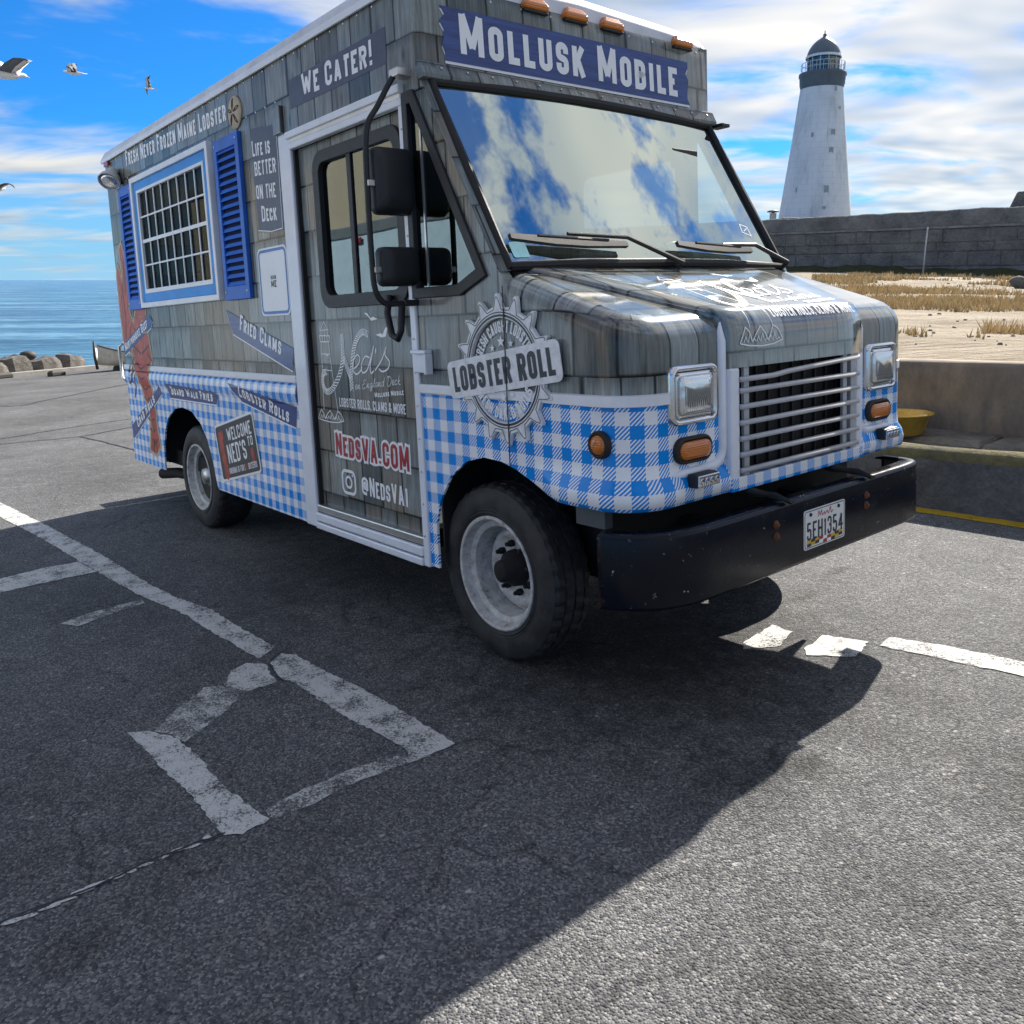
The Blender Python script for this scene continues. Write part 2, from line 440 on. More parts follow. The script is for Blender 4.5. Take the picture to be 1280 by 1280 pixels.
mat_bumper(); mat_rim(); mat_tyre()
mat_lens('amber_lens', (0.62, 0.17, 0.012))
mat_lens('orange_lens', (0.72, 0.20, 0.008))
mat_lens('red_lens', (0.42, 0.012, 0.015))
m_, t_ = new_mat('head_lens')
o_ = t_.N('ShaderNodeTexCoord').outputs['Object']
w_ = t_.N('ShaderNodeTexWave', {'Vector': o_, 'Scale': 26.0, 'Distortion': 0.4}, bands_direction='Y').outputs[0]
finish(t_, (0.70, 0.73, 0.76), 0.12, 0.85, t_.M('ADD', t_.M('MULTIPLY', w_, 0.12), t_.noise(o_, 9.0, 2.0)), 0.35, 0.01, 0.6, 0.6)
mat_ground('mossy_concrete', [(0.3, (0.045, 0.044, 0.032)), (0.45, (0.10, 0.095, 0.06)), (0.55, (0.16, 0.14, 0.065)), (0.7, (0.20, 0.19, 0.15))], 2.4, 0.8, 0.05)
mat_ground('stained_concrete', [(0.32, (0.10, 0.09, 0.078)), (0.5, (0.22, 0.18, 0.14)), (0.62, (0.33, 0.26, 0.185)), (0.78, (0.42, 0.375, 0.31))], 1.1, 0.5, 0.03, 0.9, (1, 1, 0.55))
mat_ground('kerb_concrete', [(0.3, (0.05, 0.05, 0.055)), (0.5, (0.11, 0.11, 0.115)), (0.7, (0.2, 0.2, 0.2))], 5.0, 0.8, 0.03)
mat_ground('ledge_stone', [(0.3, (0.08, 0.07, 0.06)), (0.5, (0.20, 0.18, 0.15)), (0.7, (0.32, 0.29, 0.25))], 3.0, 0.8, 0.04)
mat_ground('shaded_ground', [(0.3, (0.012, 0.013, 0.016)), (0.7, (0.05, 0.048, 0.045))], 3.0, 0.8, 0.04)  # the wall's shade on this strip is put into its near-black colour
mat_ground('sand_rock', [(0.30, (0.15, 0.12, 0.085)), (0.45, (0.31, 0.255, 0.185)), (0.58, (0.43, 0.37, 0.285)), (0.75, (0.56, 0.50, 0.41))], 0.35, 0.9, 0.35, 0.95, (1.0, 3.0, 1.0))
mat_ground('sea_wall_stone', [(0.3, (0.08, 0.082, 0.080)), (0.48, (0.185, 0.182, 0.168)), (0.62, (0.27, 0.265, 0.24)), (0.8, (0.38, 0.37, 0.33))], 0.9, 1.0, 0.25, 0.95, (1, 1, 1.3))
mat_ground('grey_stone', [(0.3, (0.10, 0.095, 0.09)), (0.5, (0.22, 0.205, 0.19)), (0.7, (0.36, 0.34, 0.315))], 1.6, 0.8, 0.08)
mat_ground('quay_rock', [(0.3, (0.06, 0.055, 0.05)), (0.5, (0.15, 0.138, 0.125)), (0.7, (0.29, 0.27, 0.245))], 2.2, 1.0, 0.12)
mat_ground('pale_concrete', [(0.3, (0.22, 0.21, 0.195)), (0.6, (0.36, 0.35, 0.33)), (0.8, (0.46, 0.45, 0.43))], 2.2, 0.4, 0.03)
mat_ground('render_beige', [(0.3, (0.34, 0.31, 0.26)), (0.6, (0.40, 0.37, 0.31)), (0.8, (0.44, 0.41, 0.35))], 0.6, 0.2, 0.02)
m_, t_ = new_mat('lighthouse_white')
o_ = t_.N('ShaderNodeTexCoord').outputs['Object']
x_, y_, z_ = t_.sep(o_)
n_ = t_.noise(t_.V('MULTIPLY', o_, (1, 1, .35)), .5, 7.0, .65)
st_ = t_.noise(t_.V('MULTIPLY', o_, (2.4, 2.4, .12)), 1.0, 5.0, .65)
ang_ = t_.M('ARCTAN2', y_, x_)
row_ = t_.M('DIVIDE', z_, .62)
jr_ = t_.M('LESS_THAN', t_.M('FRACT', row_), .05)
jc_ = t_.M('LESS_THAN', t_.M('FRACT', t_.M('ADD', t_.M('MULTIPLY', ang_, 3.2), t_.M('MULTIPLY', t_.M('FLOOR', row_), .5))), .03)
j_ = t_.M('MAXIMUM', jr_, jc_)
c_ = t_.ramp(n_, [(.3, (.50, .53, .57)), (.5, (.66, .69, .72)), (.75, (.76, .78, .80))])
c_ = t_.mix(t_.N('ShaderNodeMapRange', {0: st_, 1: .56, 2: .72, 3: 0.0, 4: .5}).outputs[0], c_, (.36, .31, .25))
c_ = t_.mix(t_.M('MULTIPLY', j_, .28), c_, (.28, .30, .33))
finish(t_, c_, .7, 0.0, t_.M('SUBTRACT', t_.M('MULTIPLY', n_, .4), t_.M('MULTIPLY', j_, .5)), .3, .04, .3)
mat_ground('lighthouse_dark', [(0.3, (0.07, 0.09, 0.11)), (0.7, (0.12, 0.145, 0.17))], 0.8, 0.2, 0.05, 0.5)
mat_ground('dome_grey', [(0.3, (0.09, 0.11, 0.13)), (0.7, (0.17, 0.20, 0.22))], 0.6, 0.2, 0.05, 0.45)
mat_ground('moss_green', [(0.3, (0.02, 0.025, 0.010)), (0.7, (0.075, 0.075, 0.03))], 2.0, 0.8, 0.05)
mat_sea()
plain('dry_grass', (0.62, 0.47, 0.24), 0.8, wear=0.2, scale=1.5)
plain('brown_grass', (0.40, 0.30, 0.15), 0.85, wear=0.2)
plain('window_slate', (0.32, 0.36, 0.40), 0.5)
plain('tub_yellow', (0.66, 0.41, 0.06), 0.35, wear=0.2, scale=10, coat=0.2)
plain('boat_white', (0.62, 0.60, 0.54), 0.5, wear=0.15, scale=4)
plain('boat_dark', (0.05, 0.045, 0.04), 0.7)
plain('feather_white', (0.78, 0.78, 0.78), 0.7, wear=0.05)
plain('feather_dark', (0.10, 0.105, 0.12), 0.7, wear=0.15)
plain('beak_yellow', (0.55, 0.32, 0.03), 0.5)
plain('weathered_white', (0.55, 0.55, 0.53), 0.6, wear=0.15)
plain('trailer_bounce_blue', (0.44, 0.60, 0.78), 0.4, wear=0.07)  # blue tint added to cool the light bounced onto the truck


# ------------------------------------------------------------------ mesh helpers
BASE = Vector((0, 0, 0))      # subtracted from vertex positions, so a thing's own origin is its base


class MB:
    def __init__(self):
        self.v, self.f, self.fm, self.uv, self.sm = [], [], [], {}, []
        self.mi = 0
        self.smooth = False

    def add(self, vs, fs, uvs=None):
        o = len(self.v)
        self.v += [tuple(p) for p in vs]
        for f in fs:
            self.f.append(tuple(i + o for i in f))
            self.fm.append(self.mi)
            self.sm.append(self.smooth)
        if uvs is not None:
            for i, q in enumerate(uvs):
                self.uv[o + i] = q
        return self

    def box(self, a, b, taper=0.0):
        x0, y0, z0 = a
        x1, y1, z1 = b
        t = taper
        vs = [(x0, y0, z0), (x1, y0, z0), (x1, y1, z0), (x0, y1, z0), (x0 + t, y0 + t, z1), (x1 - t, y0 + t, z1), (x1 - t, y1 - t, z1), (x0 + t, y1 - t, z1)]
        return self.add(vs, [(3, 2, 1, 0), (4, 5, 6, 7), (0, 1, 5, 4), (1, 2, 6, 5), (2, 3, 7, 6), (3, 0, 4, 7)])

    def prism(self, loop, d):
        """closed 3D loop pushed along vector d; both ends capped"""
        n = len(loop)
        L = [Vector(p) for p in loop]
        d = Vector(d)
        tris = tessellate_polygon([L])
        vs = L + [p + d for p in L]
        fs = [tuple(t) for t in tris] + [tuple(i + n for i in reversed(t)) for t in tris]
        fs += [(i, (i + 1) % n, (i + 1) % n + n, i + n) for i in range(n)]
        return self.add(vs, fs)

    def loft(self, rings, closed=True, caps=True, uvs=None):
        n = len(rings[0])
        vs = [p for r in rings for p in r]
        fs = []
        for k in range(len(rings) - 1):
            for i in range(n if closed else n - 1):
                j = (i + 1) % n
                fs.append((k * n + i, k * n + j, (k + 1) * n + j, (k + 1) * n + i))
        if caps and closed:
            fs.append(tuple(reversed(range(n))))
            fs.append(tuple(range((len(rings) - 1) * n, len(rings) * n)))
        return self.add(vs, fs, uvs)

    def tube(self, path, r, n=8, caps=True):
        P = [Vector(p) for p in path]
        rr = r if isinstance(r, (list, tuple)) else [r] * len(P)
        rings = []
        up = Vector((0, 0, 1))
        prev = None
        for i, p in enumerate(P):
            d = (P[min(i + 1, len(P) - 1)] - P[max(i - 1, 0)]).normalized()
            if prev is None:
                a = d.cross(up)
                if a.length < 1e-3:
                    a = d.cross(Vector((1, 0, 0)))
                a.normalize()
            else:
                a = (prev - d * prev.dot(d)).normalized()
            prev = a
            b = d.cross(a)
            rings.append([p + (a * math.cos(2 * PI * k / n) + b * math.sin(2 * PI * k / n)) * rr[i] for k in range(n)])
        return self.loft(rings, True, caps)

    def lathe(self, prof, c, axis='z', n=32, caps=False, a0=0.0, a1=2 * PI):
        """prof: (radius, height) along axis"""
        c = Vector(c)
        full = abs(a1 - a0 - 2 * PI) < 1e-6
        m = n if full else n + 1
        rings = []
        for r, h in prof:
            ring = []
            for k in range(m):
                a = a0 + (a1 - a0) * k / n
                if axis == 'z':
                    q = Vector((r * math.cos(a), r * math.sin(a), h))
                elif axis == 'y':
                    q = Vector((r * math.cos(a), h, r * math.sin(a)))
                else:
                    q = Vector((h, r * math.cos(a), r * math.sin(a)))
                ring.append(c + q)
            rings.append(ring)
        return self.loft(rings, full, caps)

    def panel(self, outline, holes, to3d, thick, uvf=None):
        """flat sheet with holes; to3d(a, b, depth)"""
        loops = [outline] + holes
        flat = [p for l in loops for p in l]
        tris = tessellate_polygon([[Vector((a, b, 0)) for a, b in l] for l in loops])
        n = len(flat)
        vs = [to3d(a, b, 0.0) for a, b in flat] + [to3d(a, b, thick) for a, b in flat]
        uvs = [(uvf(a, b) if uvf else (a, b)) for a, b in flat] * 2
        fs = [tuple(t) for t in tris] + [tuple(i + n for i in reversed(t)) for t in tris]
        o = 0
        for l in loops:
            m = len(l)
            for i in range(m):
                j = (i + 1) % m
                fs.append((o + i, o + j, o + j + n, o + i + n))
            o += m
        return self.add(vs, fs, uvs)

    def build(self, name, mats, parent=None, bevel=0.0, seg=2, kind=None, weld=False, recalc=True, uvf=None):
        me = bpy.data.meshes.new(name)
        b = BASE
        me.from_pydata([(p[0] - b.x, p[1] - b.y, p[2] - b.z) for p in self.v], [], self.f)
        mats = mats if isinstance(mats, (list, tuple)) else [mats]
        for m in mats:
            me.materials.append(MATS[m])
        for p, i, s in zip(me.polygons, self.fm, self.sm):
            p.material_index = i
            p.use_smooth = s
        if self.uv or uvf:
            ul = me.uv_layers.new(name='UVMap')
            for l in me.loops:
                vi = l.vertex_index
                if vi in self.uv:
                    ul.data[l.index].uv = self.uv[vi]
                elif uvf:
                    ul.data[l.index].uv = uvf(self.v[vi])
        if recalc or weld:
            bm = bmesh.new()
            bm.from_mesh(me)
            if weld:
                bmesh.ops.remove_doubles(bm, verts=bm.verts, dist=1e-5)
            if recalc:
                bmesh.ops.recalc_face_normals(bm, faces=bm.faces)
            bm.to_mesh(me)
            bm.free()
        o = bpy.data.objects.new(name, me)
        COL.objects.link(o)
        if parent is not None:
            o.parent = parent
        if bevel:
            md = o.modifiers.new('bevel', 'BEVEL')
            md.width = bevel
            md.segments = seg
            md.limit_method = 'ANGLE'
            md.angle_limit = math.radians(40)
        if kind:
            o['kind'] = kind
        return o


def tag(o, label, cat, group=None):
    o['label'] = label
    o['category'] = cat
    if group:
        o['group'] = group
    return o


def on_lot(o, base=None):
    o.matrix_world = LOT @ Matrix.Translation(base if base is not None else BASE)
    return o


def thing(name, label, cat, base, group=None, lot=True):
    global BASE
    BASE = Vector(base)
    o = bpy.data.objects.new(name, None)
    o.empty_display_size = 0.2
    COL.objects.link(o)
    o.matrix_world = (LOT if lot else Matrix.Identity(4)) @ Matrix.Translation(BASE)
    tag(o, label, cat, group)
    return o


def copy_of(o, parent, loc=None):
    c = o.copy()
    COL.objects.link(c)
    c.parent = parent
    if loc is not None:
        c.location = loc
    return c


def fillet(pts, closed=False, default=0.0, n=6):
    """polyline with (x, y[, r]) corners -> points with rounded corners"""
    out = []
    N = len(pts)
    for i, p in enumerate(pts):
        r = p[2] if len(p) > 2 else default
        P = Vector((p[0], p[1]))
        if (not closed and i in (0, N - 1)) or r <= 0:
            out.append((P.x, P.y))
            continue
        A, B = Vector(pts[i - 1][:2]), Vector(pts[(i + 1) % N][:2])
        a, b = (A - P), (B - P)
        la, lb = a.length, b.length
        a /= la
        b /= lb
        ang = a.angle(b) if abs(a.dot(b)) < 0.99999 else PI
        if ang > PI - 0.02:
            out.append((P.x, P.y))
            continue
        d = min(r / math.tan(ang / 2), la * 0.499, lb * 0.499)
        q0, q1 = P + a * d, P + b * d
        rr = d * math.tan(ang / 2)
        c = P + (a + b).normalized() * (rr / math.sin(ang / 2))
        v0, v1 = q0 - c, q1 - c
        t0 = math.atan2(v0.y, v0.x)
        dt = math.atan2(v1.y, v1.x) - t0
        while dt > PI:
            dt -= 2 * PI
        while dt < -PI:
            dt += 2 * PI
        for k in range(n + 1):
            t = t0 + dt * k / n
            out.append((c.x + rr * math.cos(t), c.y + rr * math.sin(t)))
    return out


def rrect(x0, y0, x1, y1, r, n=5):
    return fillet([(x0, y0, r), (x1, y0, r), (x1, y1, r), (x0, y1, r)], True, n=n)


def catmull(pts, n=6):
    P = [Vector(p) for p in pts]
    P = [P[0] * 2 - P[1]] + P + [P[-1] * 2 - P[-2]]
    out = []
    for i in range(1, len(P) - 2):
        for k in range(n):
            t = k / n
            a, b, c, d = P[i - 1], P[i], P[i + 1], P[i + 2]
            out.append(tuple(0.5 * ((2 * b) + (c - a) * t + (2 * a - 5 * b + 4 * c - d) * t * t + (3 * b - a - 3 * c + d) * t ** 3)))
    out.append(tuple(P[-2]))
    return out


def ribbon2(pts, w, closed=False):
    """outline a 2D polyline: returns (left points, right points)"""
    P = [Vector(p[:2]) for p in pts]
    if closed and (P[0] - P[-1]).length < 1e-6:
        P.pop()
    N = len(P)
    L, R = [], []
    for i in range(N):
        if closed:
            a, b = P[i - 1], P[(i + 1) % N]
            d0, d1 = (P[i] - a), (b - P[i])
        else:
            d0 = P[i] - P[i - 1] if i else P[1] - P[0]
            d1 = P[i + 1] - P[i] if i < N - 1 else P[-1] - P[-2]
        d0 = d0.normalized()
        d1 = d1.normalized()
        n0, n1 = Vector((-d0.y, d0.x)), Vector((-d1.y, d1.x))
        m = n0 + n1
        if m.length < 1e-4:
            m = n0
        m.normalize()
        k = 1.0 / max(0.45, m.dot(n0))
        L.append(P[i] + m * (w / 2 * k))
        R.append(P[i] - m * (w / 2 * k))
    return L, R


class Print:
    """flat print laid on a surface: strokes and filled shapes in 2D, put in place by a mapper(a, b, height)"""
    def __init__(self, mapper):
        self.m = mapper
        self.mb = MB()
        self.k = 0

    def stroke(self, pts, w, closed=False, mi=0, lift=0.0):
        L, R = ribbon2(pts, w, closed)
        n = len(L)
        self.k += 1
        h = lift + 0.00012 * (self.k % 9)
        self.mb.mi = mi
        vs = [self.m(p.x, p.y, h) for p in L] + [self.m(p.x, p.y, h) for p in R]
        m = n if closed else n - 1
        self.mb.add(vs, [(i, (i + 1) % n, (i + 1) % n + n, i + n) for i in range(m)])

    def fill(self, pts, mi=0, lift=0.0, holes=(), depth=0.0):
        loops = [list(pts)] + [list(h) for h in holes]
        flat = [p for l in loops for p in l]
        tris = tessellate_polygon([[Vector((p[0], p[1], 0)) for p in l] for l in loops])
        self.mb.mi = mi
        n = len(flat)
        vs = [self.m(p[0], p[1], lift) for p in flat]
        uvs = [(p[0], p[1]) for p in flat]
        fs = [tuple(t) for t in tris]
        if depth:
            vs += [self.m(p[0], p[1], lift - depth) for p in flat]
            uvs *= 2
            o = 0
            for l in loops:
                k = len(l)
                fs += [(o + i, o + (i + 1) % k, o + (i + 1) % k + n, o + i + n) for i in range(k)]
                o += k
        self.mb.add(vs, fs, uvs)

    def build(self, name, mats, parent):
        return self.mb.build(name, mats, parent, recalc=False)


# condensed sans capitals: (width, strokes); coordinates 0..1, optional corner rounding
G = {
    'A': (.46, [[(0, -.08), (.5, 1.07), (1, -.08)], [(.17, .27), (.83, .27)]]), 'B': (.44, [[(0, .52), (.98, .52, .5), (.95, 1, .5), (0, 1), (0, 0), (1, 0, .5), (1, .52, .5), (.3, .52)]]),
    'C': (.43, [[(1, .66), (1, 1, .5), (0, 1, .5), (0, 0, .5), (1, 0, .5), (1, .34)]]), 'D': (.44, [[(0, .5), (0, 1), (1, 1, .55), (1, 0, .55), (0, 0), (0, .5)]]),
    'E': (.37, [[(1, 1), (0, 1), (0, 0), (1, 0)], [(0, .52), (.85, .52)]]), 'F': (.36, [[(1, 1), (0, 1), (0, 0)], [(0, .5), (.85, .5)]]),
    'G': (.44, [[(1, .66), (1, 1, .5), (0, 1, .5), (0, 0, .5), (1, 0, .5), (1, .46), (.5, .46)]]), 'H': (.45, [[(0, 0), (0, 1)], [(1, 0), (1, 1)], [(0, .52), (1, .52)]]),
    'I': (.12, [[(.5, 0), (.5, 1)]]), 'J': (.32, [[(1, 1), (1, 0, .5), (0, 0, .5), (0, .25)]]), 'K': (.45, [[(0, 0), (0, 1)], [(1, 1), (.12, .42)], [(.35, .6), (1, 0)]]),
    'L': (.35, [[(0, 1), (0, 0), (1, 0)]]), 'M': (.58, [[(0, 0), (0, 1)], [(0.02, 1.0), (.5, .12), (.98, 1.0)], [(1, 1), (1, 0)]]), 'N': (.46, [[(0, 0), (0, 1)], [(0, 1.0), (1, 0.0)], [(1, 0), (1, 1)]]),
    'O': (.44, [[(0, .5), (0, 1, .5), (1, 1, .5), (1, 0, .5), (0, 0, .5), (0, .5)]]), 'P': (.42, [[(0, 0), (0, 1), (1, 1, .5), (1, .45, .5), (0, .45)]]),
    'R': (.45, [[(0, 0), (0, 1), (1, 1, .5), (1, .5, .5), (0, .5)], [(.55, .5), (1, 0)]]), 'S': (.42, [[(1, .7), (1, 1, .5), (0, 1, .5), (0, .55, .5), (1, .45, .5), (1, 0, .5), (0, 0, .5), (0, .3)]]),
    'T': (.40, [[(0, 1), (1, 1)], [(.5, 1), (.5, 0)]]), 'U': (.44, [[(0, 1), (0, 0, .5), (1, 0, .5), (1, 1)]]), 'V': (.46, [[(0, 1.08), (.5, -.07), (1, 1.08)]]),
    'W': (.66, [[(0, 1), (.25, 0), (.5, .85), (.75, 0), (1, 1)]]), 'X': (.46, [[(0, 0), (1, 1)], [(0, 1), (1, 0)]]), 'Y': (.45, [[(0, 1), (.5, .45), (1, 1)], [(.5, .45), (.5, 0)]]),
    'Z': (.40, [[(0, 1), (1, 1), (0, 0), (1, 0)]]), '1': (.22, [[(0, .8), (.75, 1), (.75, 0)]]), '3': (.42, [[(0, .75), (0, 1, .5), (1, 1, .5), (1, .53, .4), (.4, .53)], [(.4, .51), (1, .51, .4), (1, 0, .5), (0, 0, .5), (0, .26)]]),
    '4': (.45, [[(.75, 0), (.75, 1), (0, .28), (1, .28)]]), '5': (.42, [[(.95, 1), (.05, 1), (0, .52), (.5, .62, .4), (1, .55, .5), (1, 0, .5), (0, 0, .5), (0, .25)]]),
    '.': (.12, [[(.5, -.02), (.5, .1)]]), ',': (.12, [[(.5, .1), (.5, 0), (.1, -.15)]]), '!': (.12, [[(.5, 1), (.5, .3)], [(.5, .0), (.5, .13)]]), "'": (.12, [[(.5, 1), (.5, .78)]]),
    '&': (.5, [[(1, 0), (.15, .72), (.2, 1, .3), (.7, 1, .3), (.65, .68), (0, .3, .3), (.1, 0, .3), (.7, 0, .3), (1, .4)]]),
    '@': (.62, [[(.68, .35), (.68, .68, .3), (.32, .68, .3), (.32, .32, .3), (.68, .32, .2), (.78, .25), (.95, .3), (1, .95, .5), (0, .95, .5), (0, 0, .5), (.8, 0)]]),
}


def lay_text(txt, t=0.15, gap=0.10, small=0.80):
    """-> total width and list of strokes in units of cap height; lower case becomes small capitals"""
    x, out = 0.0, []
    for ch in txt:
        if ch == ' ':
            x += 0.26
            continue
        s = small if ch.islower() else 1.0
        w, strokes = G[ch.upper()]
        w = max(w, t) * s
        if ch.upper() == 'I' or w < t * 1.2:
            w = t
        tt = t if s == 1 else t * 0.92
        sx, sy = max(w - tt, 0.0), s - tt
        for st in strokes:
            pts = [(x + tt / 2 + p[0] * sx, tt / 2 + p[1] * sy) + ((p[2] * max(sx, .1),) if len(p) > 2 else ()) for p in st]
            # butt ends of straight strokes reach the cap line and the base line
            if len(st[0]) == 2 and st[0][1] in (0, 1) and abs(pts[1][1] - pts[0][1]) > abs(pts[1][0] - pts[0][0]):
                pts[0] = (pts[0][0], (0.0 if st[0][1] == 0 else s))
            if len(st[-1]) == 2 and st[-1][1] in (0, 1) and abs(pts[-1][1] - pts[-2][1]) > abs(pts[-1][0] - pts[-2][0]):
                pts[-1] = (pts[-1][0], (0.0 if st[-1][1] == 0 else s))
            if len(st[0]) == 2 and st[0][0] == 1 and abs(pts[1][0] - pts[0][0]) > abs(pts[1][1] - pts[0][1]):
                pts[0] = (pts[0][0] + tt / 2, pts[0][1])
            if len(st[-1]) == 2 and st[-1][0] in (0, 1) and abs(pts[-1][0] - pts[-2][0]) > abs(pts[-1][1] - pts[-2][1]):
                pts[-1] = (pts[-1][0] + (tt / 2 if st[-1][0] == 1 else -tt / 2), pts[-1][1])
            cur = [pts[0]]
            for i in range(1, len(pts) - 1):
                cur.append(pts[i])
                A_, P_, B_ = Vector(pts[i - 1][:2]), Vector(pts[i][:2]), Vector(pts[i + 1][:2])
                if len(pts[i]) == 2 and (A_ - P_).angle(B_ - P_) < 1.15:
                    out.append(fillet(cur, n=5))
                    cur = [pts[i]]
            cur.append(pts[-1])
            out.append(fillet(cur, n=5))
        x += w + gap
    return x - gap, out


def put_text(pr, txt, p0, p1, h, t=0.15, gap=0.10, small=0.80, mi=0, lift=0.0, grow=0.0, up=None):
    """lettering along the base line p0 -> p1, cap height h"""
    W, strokes = lay_text(txt, t, gap, small)
    r = Vector((p1[0] - p0[0], p1[1] - p0[1]))
    u = Vector(up) if up else Vector((-r.y, r.x)).normalized()
    sx = r.length / W
    rd = r.normalized()
    for st in strokes:
        pts = [(p0[0] + rd.x * a * sx + u.x * b * h, p0[1] + rd.y * a * sx + u.y * b * h) for a, b in st]
        w = t * (sx * 0.55 + h * 0.45)
        if grow:
            a, b = Vector(pts[0]), Vector(pts[1])
            e = (a - b).normalized() * grow * 0.5
            c, d = Vector(pts[-1]), Vector(pts[-2])
            e2 = (c - d).normalized() * grow * 0.5
            pts = [tuple(a + e)] + pts[1:-1] + [tuple(c + e2)]
        pr.stroke(pts, w + grow, mi=mi, lift=lift)


def arc_text(pr, txt, c, r, a0, a1, h, t=0.17, mi=0, flip=False, lift=0.0):
    W, strokes = lay_text(txt, t, 0.12)
    for st in strokes:
        q = []
        for a, b in st:
            f = a / W
            ang = a0 + (a1 - a0) * f
            rad = r + (b * h if not flip else (1 - b) * h)
            q.append((c[0] + rad * math.cos(ang), c[1] + rad * math.sin(ang)))
        pr.stroke(q, t * h, mi=mi, lift=lift)


# ------------------------------------------------------------------ the setting: lot, lines, sea
def flat_poly(name, pts, z, mat, parent=None, kind=None):
    mb = MB()
    tris = tessellate_polygon([[Vector((a, b, 0)) for a, b in pts]])
    mb.add([(a, b, z) for a, b in pts], [tuple(t) for t in tris])
    o = mb.build(name, mat, parent, recalc=False, kind=kind)
    return o


def fix_up(o):
    bm = bmesh.new()
    bm.from_mesh(o.data)
    for f in bm.faces:
        if f.normal.z < 0:
            f.normal_flip()
    bm.to_mesh(o.data)
    bm.free()
    return o


BASE = Vector((0, 0, 0))
lot = flat_poly('parking_lot', [(25, -40), (25, 6.0), (-9, 6.0), (-20, 14), (-43, 22), (-38.4, 11.6), (-34.0, 4.0), (-25, -8), (-25, -40)], 0.0, 'asphalt', kind='structure')
on_lot(fix_up(lot))


def rough_edges(pts, step=0.022, amp=0.006, seed=0):
    rnd = random.Random(seed)
    out = []
    for i, p in enumerate(pts):
        q = pts[(i + 1) % len(pts)]
        L = math.hypot(q[0] - p[0], q[1] - p[1])
        n = max(1, int(L / step))
        for k in range(n):
            f = k / n
            out.append((p[0] + (q[0] - p[0]) * f + rnd.uniform(-amp, amp), p[1] + (q[1] - p[1]) * f + rnd.uniform(-amp, amp)))
    return out


LINES = [
    ('white_road_paint', [(-9.9, 1.04), (-8.772, 1.187), (-7.320, 1.295), (-6.091, 1.369), (-5.134, 1.398), (-4.765, 1.429), (-4.432, 1.496), (-3.998, 1.504), (-3.664, 1.521), (-3.590, 1.407), (-3.774, 1.395), (-4.196, 1.371), (-4.419, 1.372), (-4.799, 1.318), (-5.036, 1.286), (-5.893, 1.229), (-7.049, 1.165), (-8.180, 1.066), (-9.9, 0.90)]),
    ('white_road_paint', [(-3.568, 1.505), (-3.505, 1.549), (-3.362, 1.551), (-3.047, 1.581), (-2.749, 1.596), (-2.516, 1.597), (-2.343, 1.599), (-2.339, 1.493), (-2.375, 1.431), (-2.422, 1.454), (-2.624, 1.438), (-2.777, 1.415), (-2.953, 1.412), (-3.218, 1.411), (-3.347, 1.387), (-3.504, 1.423)]),
    ('faded_road_paint', [(-2.336, 1.485), (-2.360, 1.344), (-2.365, 1.191), (-2.352, 1.052), (-2.366, 0.925), (-2.42, 0.925), (-2.446, 1.005), (-2.452, 1.139), (-2.448, 1.276), (-2.429, 1.382), (-2.385, 1.425)]),
    ('white_road_paint', [(-3.545, 1.260), (-3.578, 1.350), (-3.516, 1.405), (-3.390, 1.376), (-3.290, 1.355), (-3.297, 1.282), (-3.30, 1.23), (-3.42, 1.18)]),
    ('faded_road_paint', [(-3.428, 1.175), (-3.31, 1.222), (-3.285, 1.197), (-3.191, 1.105), (-3.129, 1.016), (-3.067, 0.924), (-3.045, 0.895), (-3.131, 0.880), (-3.22, 0.84), (-3.314, 0.936), (-3.464, 1.116)]),
    ('white_road_paint', [(-3.278, 0.755), (-3.226, 0.825), (-3.131, 0.872), (-3.028, 0.890), (-2.856, 0.889), (-2.647, 0.888), (-2.547, 0.898), (-2.459, 0.901), (-2.366, 0.917), (-2.352, 0.823), (-2.387, 0.786), (-2.502, 0.785), (-2.701, 0.785), (-2.992, 0.767), (-3.061, 0.769)]),
    ('white_road_paint', [(-5.90, 0.3), (-5.984, 0.759), (-6.040, 1.019), (-6.015, 1.218), (-5.895, 1.222), (-5.675, 1.240), (-5.672, 0.948), (-5.657, 0.708), (-5.64, 0.3)]),
    ('faded_road_paint', [(-4.795, 0.847), (-4.867, 1.045), (-4.877, 1.281), (-4.801, 1.268), (-4.755, 1.073), (-4.677, 0.909)]),
    ('white_road_paint', [(-1.944, 3.166), (-1.965, 3.361), (-1.793, 3.425), (-1.747, 3.239), (-1.896, 3.117)]),  # separate pale patch short of the line's end, drawn in the same material
    ('white_road_paint', [(-1.753, 3.539), (-1.578, 3.596), (-1.254, 3.656), (-0.6, 3.78), (-0.55, 3.63), (-1.203, 3.513), (-1.485, 3.462), (-1.735, 3.418)]),
    ('white_road_paint', [(-2.173, 3.056), (-2.199, 3.312), (-2.091, 3.306), (-2.036, 3.126), (-2.126, 2.989)]),  # second pale patch, nearer the truck, drawn the same way
    ('yellow_road_paint', [(-9, 5.80), (-9, 5.925), (6, 5.945), (6, 5.80)]),
]
for i, (m, pts) in enumerate(LINES):
    fix_up(flat_poly('painted_mark', rough_edges(pts, seed=i), 0.004, m, lot))
